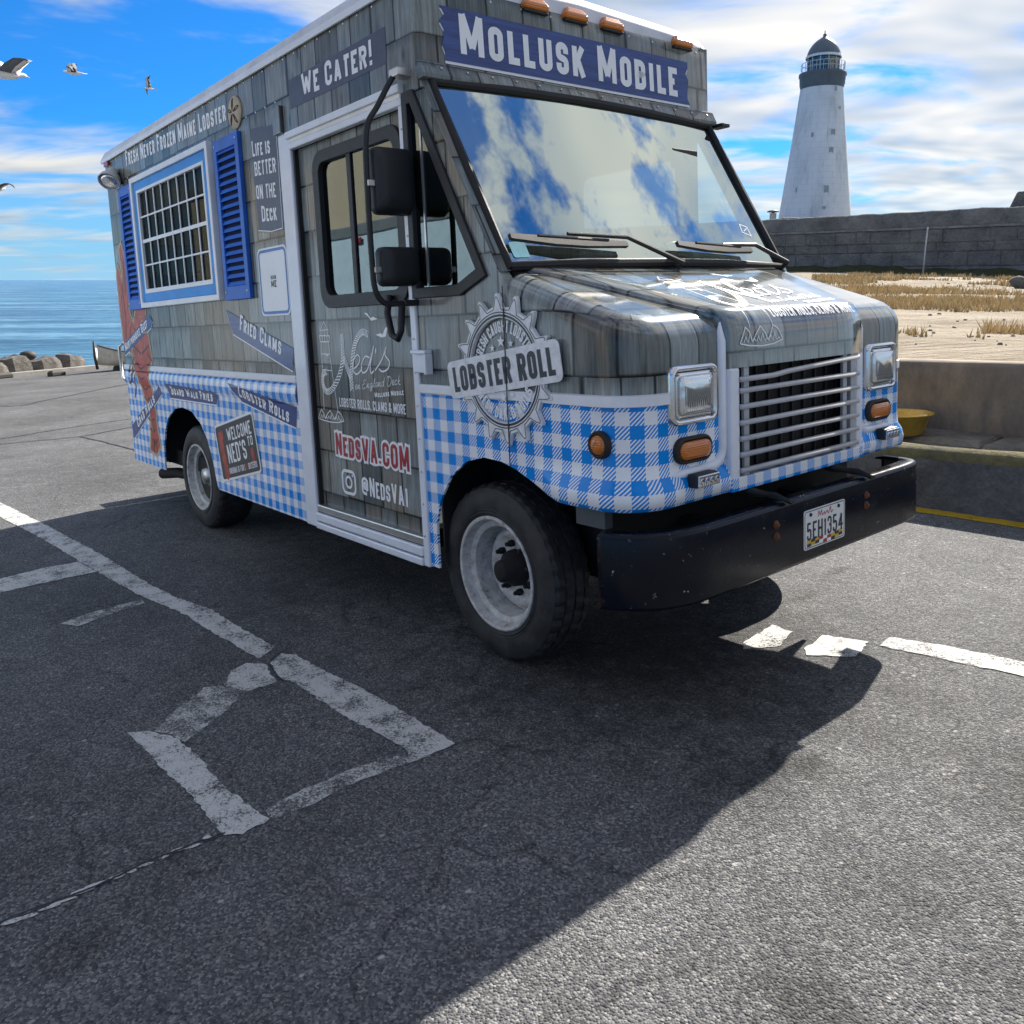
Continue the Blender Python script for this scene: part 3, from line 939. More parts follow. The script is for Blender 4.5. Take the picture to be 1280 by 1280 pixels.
# broken paint left along the joint in the asphalt
rnd = random.Random(3)
for k in range(15):
    y = 0.15 + 0.042 * k + rnd.uniform(-.006, .006)
    x = -2.405 + rnd.uniform(-.008, .008)
    ln, wd = rnd.uniform(.012, .034), rnd.uniform(.005, .011)
    fix_up(flat_poly('paint_fleck', [(x + wd * math.cos(a) + .2 * ln * math.sin(a), y + ln * math.sin(a)) for a in [2 * PI * q / 9 + rnd.uniform(-.2, .2) for q in range(9)]], 0.004, 'white_road_paint', lot))
CRACKS = [([(-26.5, 1.2), (-20.636, 3.007), (-21.267, 4.041), (-24.093, 6.221), (-26, 8.0)], .05), ([(-13.6, 0.6), (-14.140, 2.010), (-14.618, 2.953), (-14.980, 3.938), (-15.4, 6.0)], .035),
          ([(-13.0, .8), (-13.417, 1.899), (-13.262, 2.873), (-13.650, 3.575), (-14.0, 5.0)], .035), ([(-13.26, 2.873), (-12.2, 2.95), (-11.180, 2.997), (-9.0, 3.05)], .022),
          ([(-2.405, -.3), (-2.42, .212), (-2.401, .43), (-2.412, .58), (-2.395, .79)], .007), ([(-3.62, 1.62), (-3.58, 1.5), (-3.50, 1.42), (-3.36, 1.39), (-3.28, 1.38)], .005)]
for pts, w in CRACKS:
    P = catmull(pts, 14)
    P = [(a + rnd.uniform(-w, w) * .4, b + rnd.uniform(-w, w) * .4) for a, b in P]
    L, R = ribbon2(P, w)
    mb = MB()
    n = len(L)
    mb.add([(p.x, p.y, .006) for p in L] + [(p.x, p.y, .006) for p in R], [(i, i + 1, i + 1 + n, i + n) for i in range(n - 1)])
    fix_up(mb.build('crack', 'seam_dark', lot, recalc=False))

sea = MB()
R_ = [0, 20, 60, 200, 1000, 6000, 40000]
sv, sf = [], []
for i, r in enumerate(R_):
    for k in range(48):
        a = 2 * PI * k / 48
        sv.append((r * math.cos(a), r * math.sin(a), 0))
for i in range(len(R_) - 1):
    for k in range(48):
        j = (k + 1) % 48
        sf.append((i * 48 + k, i * 48 + j, (i + 1) * 48 + j, (i + 1) * 48 + k))
sea.add(sv, sf)
seao = sea.build('sea', 'sea_water', kind='structure', recalc=False)
seao.location = (0, 0, -3.2)

# ------------------------------------------------------------------ the food truck
YR, YL, YC = 2.10, 4.06, 3.08
truck = thing('food_truck', 'step van food truck wrapped in grey shingle print and blue gingham, parked on the asphalt', 'food truck', (-4.8, 3.08, 0))


def side(a, b, h=0.0):
    return (a, YR - 0.0015 - h, b)


def sidep(a, b, d):
    return (a, YR + d, b)


def front_at(x):
    return lambda a, b, h=0.0: (x + h, a, b)


ARCH_R = [(-6.95, .37), (-6.95, .42), (-6.93, .56), (-6.86, .70), (-6.75, .81), (-6.58, .885), (-6.41, .905), (-6.22, .885), (-6.06, .81), (-5.95, .70), (-5.88, .56), (-5.85, .45), (-5.83, .385), (-5.80, .365)]
ARCH_F = [(-3.13, .36), (-3.13, .566), (-3.09, .68), (-3.0, .80), (-2.88, .88), (-2.756, .91), (-2.64, .905), (-2.556, .885)]
WALL_TOP = 2.90
# upper shingle panel with door notch, serving-window and quarter-window openings
up_out = [(-7.76, 1.18), (-4.36, 1.18), (-4.36, 2.42), (-3.215, 2.42), (-3.215, 1.18), (-2.556, 1.18), (-2.556, 1.60), (-2.605, 1.66), (-3.085, 2.50), (-3.10, 2.55), (-3.10, WALL_TOP), (-7.76, WALL_TOP)]
q_hole = [(-3.175, 1.612), (-2.868, 1.612), (-2.72, 1.668), (-3.135, 2.405), (-3.175, 2.405)]
p = MB().panel(up_out, [[(-7.0, 1.70), (-5.44, 1.70), (-5.44, 2.60), (-7.0, 2.60)], q_hole], sidep, .05)
p.build('upper_side_panel', 'shingle_wrap', truck)
lo_out = [(-7.76, .37)] + ARCH_R + [(-4.40, .358), (-4.40, 1.178), (-7.76, 1.178)]
MB().panel(lo_out, [], sidep, .012).build('lower_side_panel', 'gingham_wrap', truck)
lo2 = [(-3.20, .36)] + ARCH_F + [(-2.556, 1.178), (-3.20, 1.178)]
MB().panel(lo2, [], sidep, .012).build('lower_side_panel', 'gingham_wrap', truck)
# rolled bulge under the white moulding
mb = MB()
mb.smooth = True
prof = [(1.150, 0.0), (1.142, -.008), (1.125, -.014), (1.10, -.017), (1.075, -.016), (1.052, -.011), (1.035, -.004), (1.028, 0.0)]
rings, uvs = [], []
for x in (-7.77, -4.445):
    arc = 0
    for i, (z, dy) in enumerate(prof):
        uvs.append((x, z))
    rings.append([(x, YR + dy, z) for z, dy in prof])
mb.loft(rings, False, False, uvs)
mb.build('rolled_bulge', 'gingham_wrap', truck)
# white moulding strip on the side
MB().box((-7.775, YR - .016, 1.156), (-4.44, YR + .002, 1.200)).build('white_moulding', 'trim_white', truck, .008)
MB().box((-3.19, YR - .016, 1.156), (-2.556, YR + .002, 1.200)).build('white_moulding', 'trim_white', truck, .008)
# far side panel, rear wall, corner posts
far_out = [(-7.76, .37), (-4.36, .37), (-4.36, .6), (-3.2, .6), (-3.2, .9), (-2.556, .9), (-2.556, 1.60), (-2.605, 1.66), (-3.085, 2.50), (-3.10, 2.55), (-3.10, WALL_TOP), (-7.76, WALL_TOP)]
MB().panel(far_out, [rrect(-4.11, 1.58, -3.30, 2.34, .06), q_hole], lambda a, b, d: (a, YL - d, b), .05).build('far_side_panel', 'shingle_wrap', truck)
mb = MB()
mb.box((-7.80, YR + .045, .37), (-7.76, YL - .045, WALL_TOP))
mb.build('rear_wall', 'shingle_wrap', truck, uvf=lambda v: (v[1], v[2]))
for yy, s in ((YR + .045, 1), (YL - .045, -1)):
    m2 = MB()
    m2.smooth = True
    ring = [(-7.76 - .045 * math.sin(a), yy - s * .045 * math.cos(a)) for a in [PI / 2 * k / 6 for k in range(7)]]
    for z0, z1, mt in ((.37, 1.178, 'gingham_wrap'), (1.178, WALL_TOP, 'shingle_wrap')):
        m3 = MB()
        m3.smooth = True
        m3.loft([[(a, b, z) for a, b in ring] for z in (z0, z1)], False, False, [(a - .0 - abs(b), z) for z in (z0, z1) for a, b in ring])
        m3.build('corner_post', mt, truck)
# roof with a slight crown and rolled edges
mb = MB()
mb.smooth = True
cross = [(YR - .012, 2.885), (YR - .014, 2.925), (YR + .004, 2.955), (YR + .05, 2.975), (YR + .25, 2.995), (YC, 3.02), (YL - .25, 2.995), (YL - .05, 2.975), (YL - .004, 2.955), (YL + .014, 2.925), (YL + .012, 2.885)]
rings = []
for x, dz in ((-7.815, -.045), (-7.80, -.012), (-7.74, 0), (-5.5, .0), (-3.22, 0), (-3.16, -.006), (-3.125, -.03), (-3.108, -.07), (-3.104, -.13)):
    rings.append([(x, y, max(z + dz, 2.885)) for y, z in cross])
mb.loft(rings, False, False)
mb.build('roof', 'roof_white', truck)
mb = MB()
mb.box((-7.82, YR - .02, 2.872), (-3.10, YR - .004, 2.905))
mb.build('roof_rail', 'trim_white', truck, .005)
# header above the windscreen with its rounded top and rivets
mb = MB()
mb.smooth = True
hp = [(-3.082, 2.545), (-3.088, 2.70), (-3.094, 2.84), (-3.098, 2.875), (-3.108, 2.905), (-3.125, 2.93)]
ring, uvs = [], []
for x, z in hp:
    for y in (YR + .0, YR + .03, YL - .03, YL):
        dx = -.018 if y in (YR, YL) else 0.0
        ring.append((x + dx, y, z))
        uvs.append((y, z))
fs = []
for i in range(len(hp) - 1):
    for k in range(3):
        fs.append((i * 4 + k, i * 4 + k + 1, i * 4 + 5 + k, i * 4 + 4 + k))
mb.add(ring, fs, uvs)
mb.build('header', 'shingle_wrap', truck)
# folded drip trim over the windscreen
mb = MB()
tr = [(-3.080, 2.560), (-3.068, 2.556), (-3.040, 2.500), (-3.040, 2.482), (-3.075, 2.478), (-3.095, 2.52)]
mb.loft([[(x, y, z) for x, z in tr] for y in (YR - .004, YL + .004)])
dt = mb.build('drip_trim', 'shingle_wrap', truck, .004, uvf=lambda v: (v[1], v[2] * 2 + .4))
mb = MB()
mb.lathe([(.0001, .0), (.006, .0), (.0055, .003), (.0001, .005)], (0, 0, 0), 'x', 10)
BASE_KEEP = BASE.copy()
BASE = Vector((0, 0, 0))
rivet = mb.build('rivet', 'aluminium', truck)
BASE = BASE_KEEP
rivet.location = Vector((-3.052, 2.2, 2.53)) - BASE
rivet.rotation_euler = (0, -.45, 0)
for k in range(1, 14):
    copy_of(rivet, truck, Vector((-3.052, 2.2 + k * .138, 2.53)) - BASE)
for k in range(11):
    c = copy_of(rivet, truck, Vector((-3.099, 2.16 + k * .18, 2.868)) - BASE)
    c.rotation_euler = (0, -.1, 0)
for k in range(36):                                                    # along the roof edge and the seam below it
    for z in (2.862, 2.672):
        if z < 2.8 and (-7.1 < -7.7 + k * .13 < -4.9 or -7.7 + k * .13 > -4.35):
            continue
        c = copy_of(rivet, truck, Vector((-7.7 + k * .13, YR - .0005, z)) - BASE)
        c.rotation_euler = (0, 0, -PI / 2)
# A pillars
for yy, s in ((YR, 1), (YL, -1)):
    mb = MB()
    a, b = (-2.598, 1.655), (-3.082, 2.49)
    mb.add([(a[0], yy, a[1]), (a[0] + .012, yy + s * .05, a[1] + .004), (b[0] + .012, yy + s * .05, b[1] + .004), (b[0], yy, b[1]),
            (a[0] - .06, yy + s * .05, a[1] - .03), (b[0] - .06, yy + s * .05, b[1] - .03)],
           [(0, 1, 2, 3), (1, 4, 5, 2)], [(yy, 1.655), (yy + .06, 1.655), (yy + .06, 2.62), (yy, 2.62), (yy + .12, 1.655), (yy + .12, 2.62)])
    mb.build('windscreen_pillar', 'shingle_wrap', truck)

# windscreen: slightly bowed glass in a black rubber frame
WT, WB = (-3.066, 2.468), (-2.604, 1.672)


def ws(y, f, h=0.0):
    """point on the windscreen: f = 0 sill, 1 top; h = off the glass"""
    bow = .035 * (1 - ((y - YC) / .95) ** 2)
    nx, nz = .865, .502
    return (WB[0] + (WT[0] - WB[0]) * f + nx * (bow + h), y, WB[1] + (WT[1] - WB[1]) * f + nz * (bow + h))


mb = MB()
mb.smooth = True
yy = [2.165 + (3.995 - 2.165) * k / 16 for k in range(17)]
ff = [.02 + .96 * k / 6 for k in range(7)]
vs = [ws(y, f) for f in ff for y in yy]
mb.add(vs, [(j * 17 + i, j * 17 + i + 1, (j + 1) * 17 + i + 1, (j + 1) * 17 + i) for j in range(6) for i in range(16)])
windscreen = mb.build('windscreen', 'windshield_glass', truck, recalc=False)
fr = [(2.15, .0), (2.6, 0.0), (3.08, 0.0), (3.5, 0), (4.01, .0), (4.01, .5), (4.01, 1.0), (3.5, 1), (3.08, 1.0), (2.6, 1), (2.15, 1.0), (2.15, .5)]
path = [ws(a, b, .004) for a, b in fr]
mb = MB()
mb.tube(path + [path[0], path[1]], .021, 8, False)
mb.build('rubber_frame', 'dark_rubber', windscreen)
pr = Print(lambda a, b, h=0: ws(a, b, .003 + h))
pr.fill(rrect(2.195, .045, 2.275, .125, .01))
pr.build('sticker', 'teal_sticker', windscreen)
pr = Print(lambda a, b, h=0: ws(a, b, .003 + h))
pr.stroke([(3.80, .22), (3.87, .20), (3.87, .26), (3.81, .275)], .006, True)
pr.stroke([(3.82, .23), (3.86, .25)], .005)
pr.build('sticker', 'decal_white', windscreen)


def wiper(piv, elbow, tip, b0, b1, name='wiper'):
    root = MB()
    root.tube([ws(*piv, .02), ws(*piv, .05), ws(*elbow, .075), ws(*tip, .06)], [.014, .013, .010, .008], 8)
    o = root.build(name, 'black_plastic', truck)
    m = MB()
    P0, P1 = Vector(ws(*b0, .03)), Vector(ws(*b1, .03))
    d = P1 - P0
    n = Vector((.865, 0, .502))
    up_ = d.cross(n).normalized() * .012
    m.prism([P0 - up_, P0 + up_, P0 + d * .35 + up_ * 2.2, P0 + d * .62 + up_ * 2.2, P1 + up_, P1 - up_], n * .018)
    m.build('blade', 'black_plastic', o)
    m = MB()
    m.tube([P0 + d * .2 + n * .03, P0 + d * .5 + n * .045 + up_, P0 + d * .8 + n * .03], .007, 6)
    m.build('bridge', 'black_plastic', o)
    return o


wiper((3.10, -.035), (2.78, .09), (2.46, .12), (2.18, .125), (2.80, .075))
wiper((4.00, -.005), (3.72, .075), (3.46, .075), (3.14, .085), (3.72, .065))

# nose: fenders and lamp panels as one moulded shell
R0 = .16
Upts = fillet([(-2.556, YR), (-1.93, YR, R0), (-1.93, YL, R0), (-2.556, YL)], n=8)
U = []
for i in range(len(Upts) - 1):
    a, b = Vector(Upts[i]), Vector(Upts[i + 1])
    n = max(1, int((b - a).length / .05))
    for k in range(n):
        U.append(a + (b - a) * k / n)
U.append(Vector(Upts[-1]))
NU = len(U)
arc = [0.0]
for i in range(1, NU):
    arc.append(arc[-1] + (U[i] - U[i - 1]).length)
UN = []
for i in range(NU):
    d = (U[min(i + 1, NU - 1)] - U[max(i - 1, 0)]).normalized()
    UN.append(Vector((d.y, -d.x)))              # outward
UN = [(-n if n.dot(u - Vector((-2.5, YC))) < 0 else n) for n, u in zip(UN, U)]


def hood_h(x):
    return 1.655 - .33 * (x + 2.58)


def zb(x):
    pts = [(-2.6, .89), (-2.556, .885), (-2.45, .845), (-2.325, .79), (-2.27, .785), (-1.9, .79)]
    for (a, b), (c, d) in zip(pts, pts[1:]):
        if x <= c:
            return b + (d - b) * (x - a) / (c - a)
    return .79


def nose_uv(i, v):
    return (-2.556 + arc[i], v)


mb = MB()
mb.smooth = True
rings, uvs = [], []
for out, zf in ((.004, lambda x: zb(x)), (.024, lambda x: zb(x) + .008), (.030, lambda x: zb(x) + .05), (.022, lambda x: zb(x) + .082), (.004, lambda x: max(zb(x) + .10, .9)), (.0, lambda x: max(zb(x) + .13, .95)), (0, lambda x: 1.08), (.0, lambda x: 1.178)):
    rg = []
    for i in range(NU):
        f = min(1.0, max(0.0, (U[i].x + 2.45) / .2))
        q = U[i] + UN[i] * (out * f)
        z = zf(U[i].x)
        rg.append((q.x, q.y, z))
        uvs.append(nose_uv(i, z))
    rings.append(rg)
mb.loft(rings, False, False, uvs)
keepf = [k for k, f in enumerate(mb.f) if not (sum(mb.v[i][0] for i in f) / 4 > -2.0 and 2.64 < sum(mb.v[i][1] for i in f) / 4 < 3.52)]
mb.f, mb.fm, mb.sm = [mb.f[k] for k in keepf], [mb.fm[k] for k in keepf], [mb.sm[k] for k in keepf]
nose_lo = mb.build('lower_nose_panel', 'gingham_wrap', truck)
mb = MB()
mb.smooth = True
rings, uvs = [], []
RR = .085
for k in range(9):
    rg = []
    for i in range(NU):
        if k == 0:
            d, z = 0, 1.178
        elif k == 1:
            d, z = 0, 1.28
        else:
            a = PI / 2 * (k - 2) / 6
            d = RR * (1 - math.cos(a))
            q = U[i] - UN[i] * d
            z = hood_h(q.x) - RR * (1 - math.sin(a))
        q = U[i] - UN[i] * d
        rg.append((q.x, q.y, z))
        uvs.append(nose_uv(i, z if k < 3 else z + d))
    rings.append(rg)
mb.loft(rings, False, False, uvs)
top = rings[-1]
o_ = len(mb.v)
tris = tessellate_polygon([[Vector((p[0], p[1], 0)) for p in top]])
mb.smooth = False
mb.add(top, [tuple(t) for t in tris], [(p[1], -p[0] * 1.06) for p in top])
keepf = [k for k, f in enumerate(mb.f) if not (sum(mb.v[i][0] for i in f) / len(f) > -2.0 and 2.64 < sum(mb.v[i][1] for i in f) / len(f) < 3.52 and sum(mb.v[i][2] for i in f) / len(f) < 1.30)]
mb.f, mb.fm, mb.sm = [mb.f[k] for k in keepf], [mb.fm[k] for k in keepf], [mb.sm[k] for k in keepf]
for k, f in enumerate(mb.f):
    if sum(hood_h(mb.v[i][0]) - mb.v[i][2] for i in f) / len(f) < .05:
        mb.fm[k] = 1
mb.build('upper_nose_panel', ['shingle_wrap', 'shingle_wrap_laminated'], truck)
# white moulding carried round the nose to the lamps
mb = MB()
idx = [i for i in range(NU) if arc[i] < .92 or arc[i] > arc[-1] - .92]
for grp in ([i for i in idx if arc[i] < 1], [i for i in idx if arc[i] > 1]):
    rg = []
    for i in grp:
        a, b = U[i] + UN[i] * (.016 if i < NU // 2 else .006), U[i] - UN[i] * .004
        rg.append([(b.x, b.y, 1.156), (a.x, a.y, 1.160), (a.x, a.y, 1.196), (b.x, b.y, 1.200)])
    m2 = MB()
    m2.loft(rg)
    m2.build('white_moulding', 'trim_white', truck)
# bonnet: raised centre panel that rolls over the front
hoodP = [(-2.605, 1.680), (-2.35, 1.600), (-2.05, 1.503)] + [(-1.995 - .0 + .105 * math.sin(a) * .9, 1.37 + .115 * math.cos(a)) for a in [.12 + (PI / 2 - .12) * k / 7 for k in range(8)]] + [(-1.898, 1.30), (-1.897, 1.258)]
hs = [0.0]
for (a, b), (c, d) in zip(hoodP, hoodP[1:]):
    hs.append(hs[-1] + math.hypot(c - a, d - b))
HL = hs[-1]


def hood_pt(y, s, h=0.0):
    """s measured up from the grille opening, over the lip, towards the windscreen"""
    q = HL - s
    for i in range(len(hs) - 1):
        if q <= hs[i + 1] or i == len(hs) - 2:
            f = (q - hs[i]) / (hs[i + 1] - hs[i])
            (a, b), (c, d) = hoodP[i], hoodP[i + 1]
            L = math.hypot(c - a, d - b)
            nx, nz = -(d - b) / L, (c - a) / L
            return (a + (c - a) * f + nx * h, y, b + (d - b) * f + nz * h)


def hood_edge(s):
    f = min(1.0, max(0.0, (s - .2) / (HL - .2)))
    return 2.60 - .37 * f, 3.56 + .37 * f


mb = MB()
mb.smooth = True
rg, uvs = [], []
NS = 26
HROWS = sorted(set([round(HL - h, 5) for h in hs] + [HL * k / 12 for k in range(6, 12)]))
for s in HROWS:
    y0, y1 = hood_edge(s)
    row = [hood_pt(y0, s, -.05), hood_pt(y0 + .001, s, -.010), hood_pt(y0 + .012, s, -.002)] + [hood_pt(y0 + .012 + (y1 - y0 - .024) * j / 8, s, .0) for j in range(1, 8)] + [hood_pt(y1 - .012, s, -.002), hood_pt(y1 - .001, s, -.010), hood_pt(y1, s, -.05)]
    rg.append(row)
    uvs += [(q[1] + 7.3, s + .03) for q in row]
mb.loft(rg, False, False, uvs)
bonnet = mb.build('bonnet', 'shingle_wrap_laminated', truck)
for sgn in (0, 1):                              # open joint on both sides of the bonnet
    pr = Print(hood_pt)
    pr.stroke([(hood_edge(HL * k / 24)[sgn] + (.006 if sgn else -.006), HL * k / 24) for k in range(5, 25)], .004 if sgn == 0 else .007, lift=-.012)
    pr.build('joint', 'seam_dark', bonnet)
# vents below the glass
MB().box((-2.60, 2.20, 1.636), (-2.545, 3.96, 1.648)).build('cowl', 'black_plastic', truck)
# grille surround, bars and the dark inside
GX = -1.897
MB().box((GX - .06, 2.600, .80), (GX, 2.66, 1.262)).build('grille_surround', 'white_paint', truck, .012)
MB().box((GX - .06, 3.505, .80), (GX, 3.56, 1.262)).build('grille_surround', 'white_paint', truck, .012)
MB().box((GX - .13, 2.62, .80), (GX - .12, 3.54, 1.36)).build('radiator_shroud', 'underbody', truck)
mb = MB()
mb.box((GX - .05, 2.602, .792), (GX + .002, 3.558, .846))
mb.build('lower_bar', 'gingham_wrap', truck, .006, uvf=lambda v: (v[1], v[2]))
MB().box((GX - .10, 2.64, .82), (GX - .085, 3.53, 1.27)).build('radiator', 'underbody', truck)
mb = MB()
for k in range(10):
    mb.tube([(GX - .078, 2.7 + k * .085, .84), (GX - .078, 2.7 + k * .085, 1.25)], .006, 5)
mb.build('radiator_core', 'black_plastic', truck)
for y in (2.695, 3.405):
    MB().box((GX - .022, y, .846), (GX - .010, y + .032, 1.262)).build('grille_upright', 'bar_paint', truck)
MB().box((GX - .03, 3.462, .846), (GX - .006, 3.506, 1.262)).build('grille_panel', 'bar_paint', truck)
for k in range(7):
    z = 1.232 - k * .0605
    m = MB()
    pth = [(GX + .004, 2.655, z), (GX + .006, 3.50, z)]
    if k == 0:                                  # the bent top bar
        pth = [(GX + .004, 2.655, z - .018), (GX + .006, 2.86, z - .018), (GX + .006, 2.96, z - .010), (GX + .006, 3.50, z + .012)]
    m.smooth = True
    m.tube(pth, .0105, 10)
    o = m.build('grille_bar', 'bar_paint', truck)
    if k == 0:
        o['label'] = 'top grille bar, bent downwards near its left end'
# moulded white step beside and below the lamp panels
for s in (1, -1):
    c = lambda y: YC + s * (y - YC)
    pth = fillet([(2.588, 1.43), (2.588, 1.36), (2.588, .905, .07), (2.36, .900), (2.27, .899)], n=8)
    m = MB()
    m.smooth = True
    n_ = len(pth)
    m.tube([(-1.934, c(a), b) for a, b in pth], [.022 * min(1, .15 + min(i, n_ - 1 - i) * .85) for i in range(n_)], 10)
    m.build('white_step', 'white_paint', truck)


def rounded_plate(x, yc, zc, w, h, r, d, n=6):
    return [(x + d, yc + a, zc + b) for a, b in rrect(-w / 2, -h / 2, w / 2, h / 2, r, n)]


for yc in (2.41, 3.745):
    X = -1.93
    m = MB()
    m.smooth = True
    L = [rounded_plate(X, yc, 1.183, .262, .214, .035, -.02), rounded_plate(X, yc, 1.183, .262, .214, .035, .012), rounded_plate(X, yc, 1.183, .246, .198, .03, .028), rounded_plate(X, yc, 1.183, .226, .178, .024, .026), rounded_plate(X, yc, 1.183, .212, .164, .02, .010)]
    m.loft(L, True, False)
    bez = m.build('headlight', 'chrome', truck)
    m = MB()
    m.smooth = True
    m.loft([rounded_plate(X, yc, 1.183, .214, .166, .02, .008), rounded_plate(X, yc, 1.183, .206, .158, .02, .020), rounded_plate(X, yc, 1.183, .186, .138, .02, .020)], True, True)
    m.build('bezel', 'chrome', bez)
    m = MB()
    m.smooth = True
    m.loft([rounded_plate(X, yc, 1.183, .186, .136, .016, .0205), rounded_plate(X, yc, 1.183, .180, .130, .016, .030), rounded_plate(X, yc, 1.183, .12, .085, .016, .036)], True, True)
    m.build('lens', 'head_lens', bez)
    for a, b in ((-.1, .075), (.1, .075), (.1, -.075), (-.1, -.075)):
        m = MB()
        m.lathe([(.005, .018), (.005, .030), (.0001, .031)], (X, yc + a, 1.183 + b), 'x', 8)
        m.build('screw', 'aluminium', bez)
for yc in (2.408, 3.735):
    m = MB()
    m.smooth = True
    m.loft([rounded_plate(-1.93, yc, .984, .205, .095, .045, -.01), rounded_plate(-1.93, yc, .984, .205, .095, .045, .016), rounded_plate(-1.93, yc, .984, .185, .078, .038, .024), rounded_plate(-1.93, yc, .984, .176, .07, .034, .014)], True, False)
    b_ = m.build('turn_signal', 'dark_rubber', truck)
    m = MB()
    m.smooth = True
    m.loft([rounded_plate(-1.93, yc, .984, .176, .07, .034, .012), rounded_plate(-1.93, yc, .984, .168, .062, .03, .026), rounded_plate(-1.93, yc, .984, .11, .03, .014, .031)], True, True)
    m.build('lens', 'amber_lens', b_)
for yc in (2.42, 3.76):
    m = MB()
    m.box((-1.91, yc - .062, .852), (-1.868, yc + .062, .902))
    b_ = m.build('led_lamp', 'black_plastic', truck, .006)
    m = MB()
    m.box((-1.868, yc - .058, .856), (-1.858, yc + .058, .898))
    l_ = m.build('lens', 'head_lens', b_, .003)
    m = MB()
    for k in range(4):
        m.lathe([(.011, 0.0), (.009, .003), (.0001, .0035)], (-1.858, yc - .042 + k * .028, .877), 'x', 10)
    m.build('diode', 'chrome', b_)
# side marker lamp on the fender
m = MB()
m.smooth = True
m.lathe([(.050, .004), (.050, -.012), (.044, -.020), (.037, -.018), (.036, -.010)], (-2.08, YR, 1.026), 'y', 28)
b_ = m.build('side_marker', 'dark_rubber', truck)
m = MB()
m.smooth = True
m.lathe([(.037, -.008), (.034, -.020), (.020, -.026), (.006, -.028), (.0001, -.026)], (-2.08, YR, 1.026), 'y', 28)
m.build('lens', 'amber_lens', b_)
# cab marker lamps on the roof edge
for yc in (2.775, 3.031, 3.285, 3.831):
    m = MB()
    m.box((-3.125, yc - .075, 2.862), (-3.075, yc + .075, 2.874))
    b_ = m.build('marker_lamp', 'black_plastic', truck, .003)
    m = MB()
    m.loft([[(-3.125, yc - .073, 2.874), (-3.070, yc - .073, 2.874), (-3.070, yc + .073, 2.874), (-3.125, yc + .073, 2.874)],
            [(-3.125, yc - .073, 2.896), (-3.064, yc - .073, 2.896), (-3.064, yc + .073, 2.896), (-3.125, yc + .073, 2.896)],
            [(-3.125, yc - .050, 2.930), (-3.084, yc - .050, 2.930), (-3.084, yc + .050, 2.930), (-3.125, yc + .050, 2.930)]])
    m.build('lens', 'orange_lens', b_, .007)
# header end: small far lamp bracket
MB().box((-3.09, YL, 2.47), (-3.0, YL + .07, 2.49)).build('gutter_end', 'black_plastic', truck, .004)

# front bumper channel
BP = catmull([(-1.985, 1.972), (-1.905, 2.02), (-1.825, 2.105), (-1.783, 2.25), (-1.775, 2.45), (-1.775, 3.0), (-1.775, 3.55), (-1.778, 3.76), (-1.800, 3.865), (-1.87, 3.912), (-1.985, 3.915)], 6)
mb = MB()
mb.smooth = True
rg = []
for i, (x, y) in enumerate(BP):
    a, b = Vector(BP[max(i - 1, 0)]), Vector(BP[min(i + 1, len(BP) - 1)])
    d = (b - a).normalized()
    n = Vector((d.y, -d.x))
    if n.dot(Vector((x + 2.6, y - 3.0))) < 0:
        n = -n
    q = lambda o, z: (x + n.x * o, y + n.y * o, z)
    rg.append([q(-.075, .742), q(-.015, .745), q(-.004, .740), q(0, .728), q(0, .60), q(0, .497), q(-.004, .484), q(-.015, .480), q(-.075, .483), q(-.075, .489), q(-.016, .490), q(-.010, .6), q(-.016, .735), q(-.075, .735)])
mb.loft(rg, True, True)
bumper = mb.build('bumper', 'bumper_black', truck)
for y in (2.70, 3.36):
    for z in (.672, .628):
        m = MB()
        m.smooth = True
        m.lathe([(.017, -.002), (.017, .003), (.011, .006), (.009, .012), (.0001, .014)], (-1.775, y, z), 'x', 12)
        m.build('bolt', 'rust', bumper)
for y, s in ((2.73, 1), (3.33, 1)):
    m = MB()
    m.prism([(-1.90, y - .02, .775), (-1.80, y + .012, .775), (-1.755, y + .03, .750), (-1.750, y + .062, .742), (-1.765, y + .05, .735), (-1.80, y + .035, .752), (-1.90, y + .02, .757)], (0, .0, .012))
    m.build('bonnet_catch', 'black_plastic', truck, .003)
    m = MB()
    m.smooth = True
    m.tube([(-1.93, y - .02, .79), (-1.90, y - .01, .778), (-1.83, y + .01, .772)], [.022, .018, .01], 8)
    m.build('catch_mount', 'underbody', truck)
for y in (2.62, 3.30):                           # bumper brackets
    MB().box((-2.4, y, .52), (-1.79, y + .07, .66)).build('frame_horn', 'underbody', truck, .005)
# licence plate
PX = -1.772
pr = Print(front_at(PX))
pr.fill(rrect(2.885, .531, 3.185, .688, .012), depth=.003)
plate = pr.build('license_plate', 'plate_white', bumper)
pr = Print(front_at(PX + .0005))
pr.stroke(rrect(2.891, .537, 3.179, .682, .01), .003, True)
put_text(pr, '5EH1354', (2.905, .566), (3.168, .566), .072, .13, .13)
pr.build('number', 'decal_dark', plate)
pr = Print(front_at(PX + .0005))
pr.stroke(catmull([(2.985, .65), (2.99, .672), (3.0, .655), (3.01, .672), (3.015, .652), (3.03, .662), (3.035, .652), (3.05, .664), (3.06, .652), (3.075, .675), (3.08, .652), (3.095, .66)], 4), .004)
pr.build('state_name', 'decal_red', plate)
pr = Print(front_at(PX + .0009))
for k in range(9):
    for r in range(2):
        y0 = 2.905 + k * .029
        mi = (k + r) % 2 if k not in (3, 4, 5) else 2 + (k + r) % 2
        yy0 = .541 + r * .013 + (.004 * math.sin(k * .9))
        pr.fill([(y0, yy0), (y0 + .0285, yy0 + .001), (y0 + .0285, yy0 + .0135), (y0, yy0 + .0125)], mi)
pr.build('flag_print', ['decal_dark', 'flag_yellow', 'decal_red', 'decal_white'], plate)
m = MB()
for y, z in ((2.93, .668), (3.135, .668)):
    m.lathe([(.008, 0), (.007, .004), (.0001, .005)], (PX, y, z), 'x', 10)
